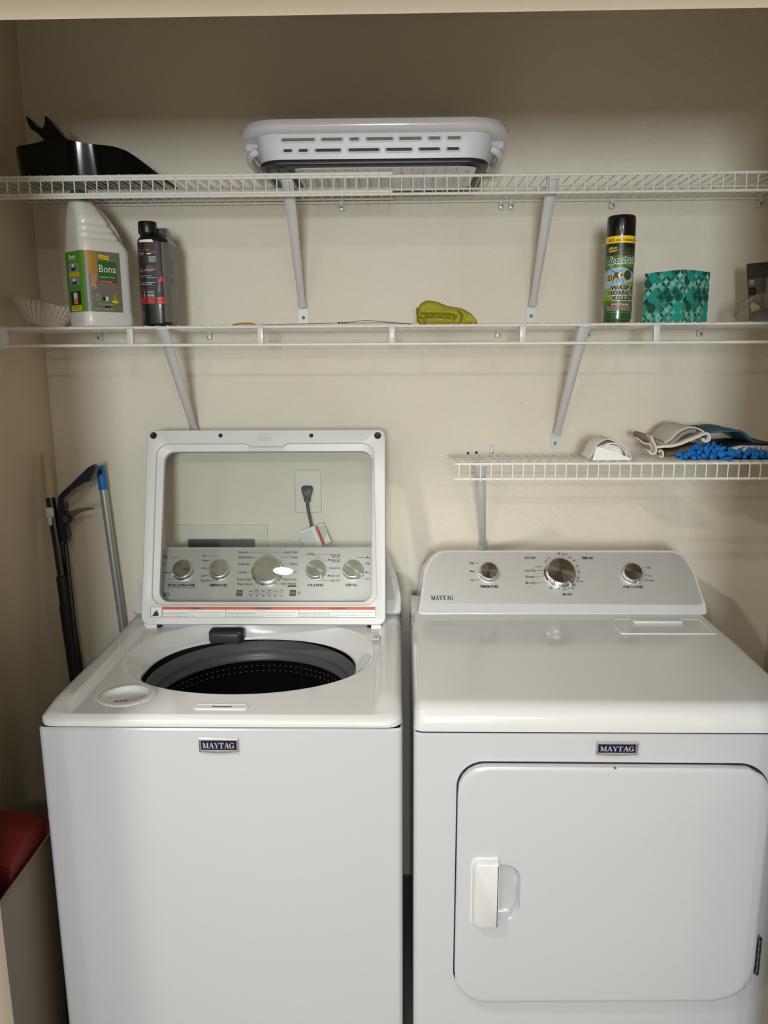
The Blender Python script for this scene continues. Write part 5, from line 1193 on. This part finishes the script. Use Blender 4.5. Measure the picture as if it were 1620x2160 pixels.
# blue chenille mitt
bm_ = mat('blue_chenille', '1273c4', .8, bump=(700, .6)); cm = thing('chenille_mitt', 'bright blue chenille wash mitt with fat noodles on the lower shelf', 'wash mitt', (.76, 1.89, LZ))
random.seed(21)
base = MB(); rows = []
mx0, mx1 = atY(1440, 965, 1.87).x, XR-.09
for j in range(9):
    y = 1.862+.09*j/8; rows.append([(mx0+(mx1-mx0)*i/16, y, LZ+.002+(.020*math.sin(PI*min(1, (i+.6)/9))**.6 if i < 5 else .020-.0011*(i-5))*math.sin(PI*(j+.6)/9.2)**.5) for i in range(17)])
base.grid(rows); base.grid([[(a, b, LZ+.001) for a, b, c in r] for r in rows]); build(base, 'mitt_body', bm_, cm)
def nub(x, y, z, d, ln, r_):
    d = Vector(d).normalized(); pts = [Vector((x, y, z))+d*ln*t for t in (0, .35, .7, .92, 1)]
    return MB().tube(pts, [r_*.8, r_, r_, r_*.75, r_*.25], 8)
nb_ = []
for k in range(230):
    t = random.random(); x = mx0+.002+(mx1-mx0)*t**1.15; y = random.uniform(1.856, 1.94); 
    zt_ = LZ+.004+.020*min(1, (x-mx0)/.05+.25)*(1 if x < .78 else max(.35, 1-(x-.78)*3.2)); z = random.uniform(LZ+.003, zt_)
    if y > 1.875 and random.random() < .4: z = zt_
    nb_.append((x, y, z))
nb_.sort(key=lambda p: p[1])
msh = {}
for k, (x, y, z) in enumerate(nb_[:100]):
    o = build(nub(x, y, z, (random.uniform(-1, 1), random.uniform(-1, -.1), random.uniform(-.25, .8)), random.uniform(.010, .020), random.uniform(.0042, .0058)), 'chenille_noodle', bm_, cm)
rest = MB()
for x, y, z in nb_[100:]:
    q = nub(x, y, z, (random.uniform(-1, 1), random.uniform(-1, .3), random.uniform(-.1, .9)), random.uniform(.010, .018), random.uniform(.0040, .0056)); rest.add(q.v, q.f)
rest.v = [(a, b, max(c, LZ+.0005)) for a, b, c in rest.v]
build(rest, 'noodle_pile', bm_, cm, kind='stuff')
# dark-edged printed pouch on top of the mitt
pc = thing('printed_pouch', 'dark edged black and white printed pouch at the right end of the lower shelf', 'pouch', (.93, 1.92, LZ+.02))
nvm = mat('dark_navy_edge', '0e1524', .6)
rib('edge_band', ((1528, 945), (1545, 939), (1570, 937), (1600, 937), (1640, 938)), .005, 1.875, 2.0, nvm, pc, Y=1.88, seed=14, noise_a=.0006, wob=.001)
rib('edge_band', ((1532, 947), (1550, 952), (1572, 956), (1600, 958), (1640, 959)), .005, 1.870, 1.98, nvm, pc, Y=1.88, seed=15, noise_a=.0006, wob=.001)
q = [atY(x, y, 1.872) for x, y in ((1538, 945), (1560, 940), (1600, 940), (1645, 941), (1645, 957), (1600, 955), (1565, 953), (1550, 950))]
build(MB().loops([[p+Vector((0, d, 0)) for p in q] for d in (0, .012)], cap0=True, cap1=True), 'pouch_face', mat('pouch_white', 'c9c6c0', .7), pc, smooth=False)
pd = Decal(lambda u, v, h: atY(u, v, 1.872-.0006-h))
for k in range(12):
    x = 1545+k*8; pd.arc(x, 946+(k*5 % 7), 4, 1.0, 30+k*40, 200+k*40, M['blk'], 0, 8)
for k in range(5): pd.line(1570+k*12, 942, 1560+k*14, 953, 1.2, M['gry'], 0)
pd.build('pouch_print', pc)
pcl = [atY(1240, 952, 1.96), atY(1250, 962, 1.95)]
o = build(MB().rbox((pcl[0].x-.004, 1.95, LZ+.001), (pcl[0].x+.030, 1.985, LZ+.012), .004, 3).rbox((pcl[0].x-.012, 1.945, LZ+.001), (pcl[0].x+.012, 1.96, LZ+.006), .002, 2), 'spare_clip', mat('cloudy_plastic', 'a39d92', .4), at=(pcl[0].x+.01, 1.965, LZ))
tag(o, 'small cloudy plastic clip beside the white roll on the lower shelf', 'clip')

# ================================================================== poles and bin left of the washer
pl_ = thing('duster_pole', 'black telescopic pole with a ribbed beige handle leaning in the left corner', 'pole', (-.80, 1.78, 0))
def floor_point(A, B, xb):       # where the line seen through two picture points meets the floor at this x
    n = ray(*A).cross(ray(*B)); P = Vector((xb, 0, .004))-CAM
    return Vector((xb, -(n.x*P.x+n.z*P.z)/n.y, .004))
pA = atY(93, 957, 2.02); bot = floor_point((93, 957), (158, 1400), -.80)
def along(z): return pA+(bot-pA)*((pA.z-z)/(pA.z-bot.z))
def zpy(y, x): # height on the pole for a picture row
    lo_, hi_ = 0.0, pA.z
    for _ in range(40):
        mid = (lo_+hi_)/2; p = along(mid)-CAM; yy = 1080-FPX*p.dot(UP)/p.dot(FW)
        if yy > y: lo_ = mid
        else: hi_ = mid
    return (lo_+hi_)/2
hbm_ = mat('beige_grip', 'b3a687', .6)
zs = [zpy(y, 0) for y in (957, 1050)]; g_ = []; rad = []
for k in range(41):
    t = k/40; g_.append(along(zs[0]+(zs[1]-zs[0])*t)); rad.append((.0085+.0045*t)+(.0006 if k % 2 else 0))
rad[0] = .005; rad[1] = .0078
build(MB().tube(g_, rad, 16), 'grip', hbm_, pl_, ang=50)
bpm = mat('black_pole', '0a0a0b', .3, coat=.4)
def zz(y): return along(zpy(y, 0))
seg_ = MB().tube([zz(1049), zz(1052), zz(1215)], [.0128, .0130, .0118], 20)
build(seg_, 'inner_pole', bpm, pl_)
build(MB().tube([zz(1214), zz(1216), zz(1270), zz(1275)], [.013, .0155, .0158, .0158], 20), 'locking_collar', mat('matt_black', '0c0c0c', .6), pl_)
build(MB().tube([zz(1274), zz(1276), zz(1340), bot], [.016, .0185, .019, .019], 20), 'outer_pole', mat('foam_black', '0a0a0b', .7), pl_)
c1 = zz(1079); build(MB().rbox((c1.x-.010, c1.y-.020, c1.z-.012), (c1.x+.010, c1.y-.010, c1.z+.014), .003, 3).rbox((c1.x-.006, c1.y-.019, c1.z-.034), (c1.x+.004, c1.y-.011, c1.z-.012), .002, 2), 'white_clip', M['plw'], pl_, label='small white clip')
# grabber tool
gr = thing('grabber_tool', 'dark navy pick-up grabber with pistol handle, between the two poles', 'grabber', (-.78, 1.80, 0))
GY = 1.985; nv = mat('navy_plastic', '10162a', .4)
hp_ = [(121, 1050), (128, 1040), (150, 1020), (170, 1000), (185, 986), (196, 980), (201, 985), (200, 992), (192, 1012), (188, 1015), (178, 1017), (160, 1027), (142, 1042), (134, 1050), (133, 1058), (137, 1070), (134, 1082), (142, 1084), (150, 1090), (150, 1098), (145, 1106), (140, 1112), (141, 1120), (143, 1135), (141, 1146), (134, 1149), (128, 1140), (122, 1110), (120, 1080)]
hpw = [atY(x, y, GY) for x, y in hp_]
def sh_(k, dy):
    c_ = sum(hpw, Vector())/len(hpw); return [Vector((p.x+(c_.x-p.x)*k*.03, p.y+dy, p.z+(c_.z-p.z)*k*.03)) for p in hpw]
build(MB().loops([sh_(1, -.001), sh_(0, .003), sh_(0, .021), sh_(1, .025)], cap0=True, cap1=True), 'pistol_handle', nv, gr, ang=40)
tg_ = [atY(x, y, GY+.01) for x, y in ((139, 1085), (145, 1080), (160, 1074), (178, 1072), (197, 1071.5), (197.5, 1074), (182, 1077), (168, 1082), (157, 1090), (151, 1099))]
build(MB().loops([[p+Vector((0, d, 0)) for p in tg_] for d in (-.006, .008)], cap0=True, cap1=True), 'trigger', mat('grey_trigger', '5c5c5a', .4), gr, ang=40)
pv = atY(139, 1095, GY); build(MB().lathe([(.0001, .003), (.0045, .003), (.005, .002), (.008, .002), (.0085, 0)], seg=24, mtx=Matrix.Translation((pv.x, GY-.001, pv.z)) @ Matrix.Rotation(R(90), 4, 'X')), 'pivot_screw', mat('dull_steel', '6a6a66', .4, metal=.7), gr)
ins = [atY(x, y, GY-.002) for x, y in ((136, 1052), (150, 1038), (165, 1026), (180, 1018), (186, 1016), (176, 1030), (160, 1040), (143, 1052), (136, 1060))]
build(MB().loops([[p+Vector((0, d, 0)) for p in ins] for d in (0, .004)], cap0=True, cap1=True), 'grip_insert', mat('grip_grey', '6f6a60', .6), gr, smooth=False)
gs0 = atY(138, 1146, GY+.012); gs1 = floor_point((137, 1146), (164, 1400), -.785)
build(MB().tube([gs0, gs0.lerp(gs1, .5), gs1], .0065, 16), 'shaft', mat('dark_shaft', '33322f', .3, metal=.6), gr)
# aluminium pole
ap = thing('broom_handle', 'silver broom pole with a blue end grip leaning beside the washer', 'pole', (-.76, 1.95, 0))
qA = atY(211, 983, 2.10); qbot = floor_point((211, 983), (256, 1302), -.76)
def qz(t): return qA+(qbot-qA)*t
blm = mat('blue_grip', '1673c0', .4)
tt = .0505
build(MB().tube([qz(0), qz(.001), qz(.006), qz(.03), qz(tt*.97), qz(tt)], [.0100, .0118, .0122, .0118, .0128, .0122], 20), 'end_grip', blm, ap)
e_ = qz(.010); build(MB().rbox((e_.x-.001, e_.y-.0130, e_.z-.009), (e_.x+.008, e_.y-.0108, e_.z+.004), .0015, 2), 'hanging_slot', M['navy'], ap)
build(MB().tube([qz(tt*.98), qz(1)], .0108, 20), 'tube', mat('silver_tube', 'b4b8b4', .35, metal=.55), ap)
# bin
bn = thing('storage_bin', 'tall off-white plastic bin standing left of the washer', 'bin', (-.845, 1.42, 0))
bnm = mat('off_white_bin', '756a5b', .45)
BX0, BX1, BY0, BY1, BZ = -.972, -.7185, 1.15, 1.45, .6365
def bsq(k, z, r=.02): k = k*.35 if k > .01 else k; return [(a, b, z) for a, b in rrect(BX0+k*.8, BY0+k*.6, BX1-k, BY1-k, r, 5)]
build(MB().loops([bsq(.062, .003), bsq(.058, .006), bsq(.003, BZ-.02), bsq(.001, BZ-.008), bsq(-.0008, BZ-.006), bsq(-.0005, BZ-.001), bsq(.001, BZ), bsq(.004, BZ-.001), bsq(.006, BZ-.006), bsq(.062, .010)], cap0=True, cap1=True), 'tub', bnm, bn, ang=50)
for k, xx in enumerate((.30, .34)):
    pass
rdm = mat('red_fabric', '6a120f', .85, bump=(90, .4))
rows = []
for j in range(15):
    v = j/14; y = 1.250+.180*v; row = []
    for i in range(17):
        u = i/16; x = -.964+.240*u
        z = .47+(.232*math.sin(PI*min(1, v*1.05+.05))**.05+.010*noise.noise(Vector((u*3, v*4, 1))))*(math.sin(PI*(u*.96+.02))**.03)
        row.append((x, y, z))
    rows.append(row)
rb = MB().grid(rows)
edge = rows[0]+[r[-1] for r in rows[1:]]+rows[-1][::-1][1:]+[r[0] for r in rows[::-1]][1:-1]
rb.loops([edge, [(a*.6+.4*-.85, b*.7+.3*1.36, .30) for a, b, c in edge]], cap1=True)
o = build(rb, 'red_bundle', rdm, at=(-.845, 1.36, .30)); tag(o, 'dark red fabric bundle stuffed in the off-white bin', 'fabric bundle')
o = build(MB().rbox((-.94, 1.18, .30), (-.79, 1.275, .605), .03, 4), 'black_bundle', mat('black_fabric', '0d0d0f', .8, bump=(60, .5)), at=(-.86, 1.22, .3)); tag(o, 'black item in the front of the off-white bin', 'fabric bundle')
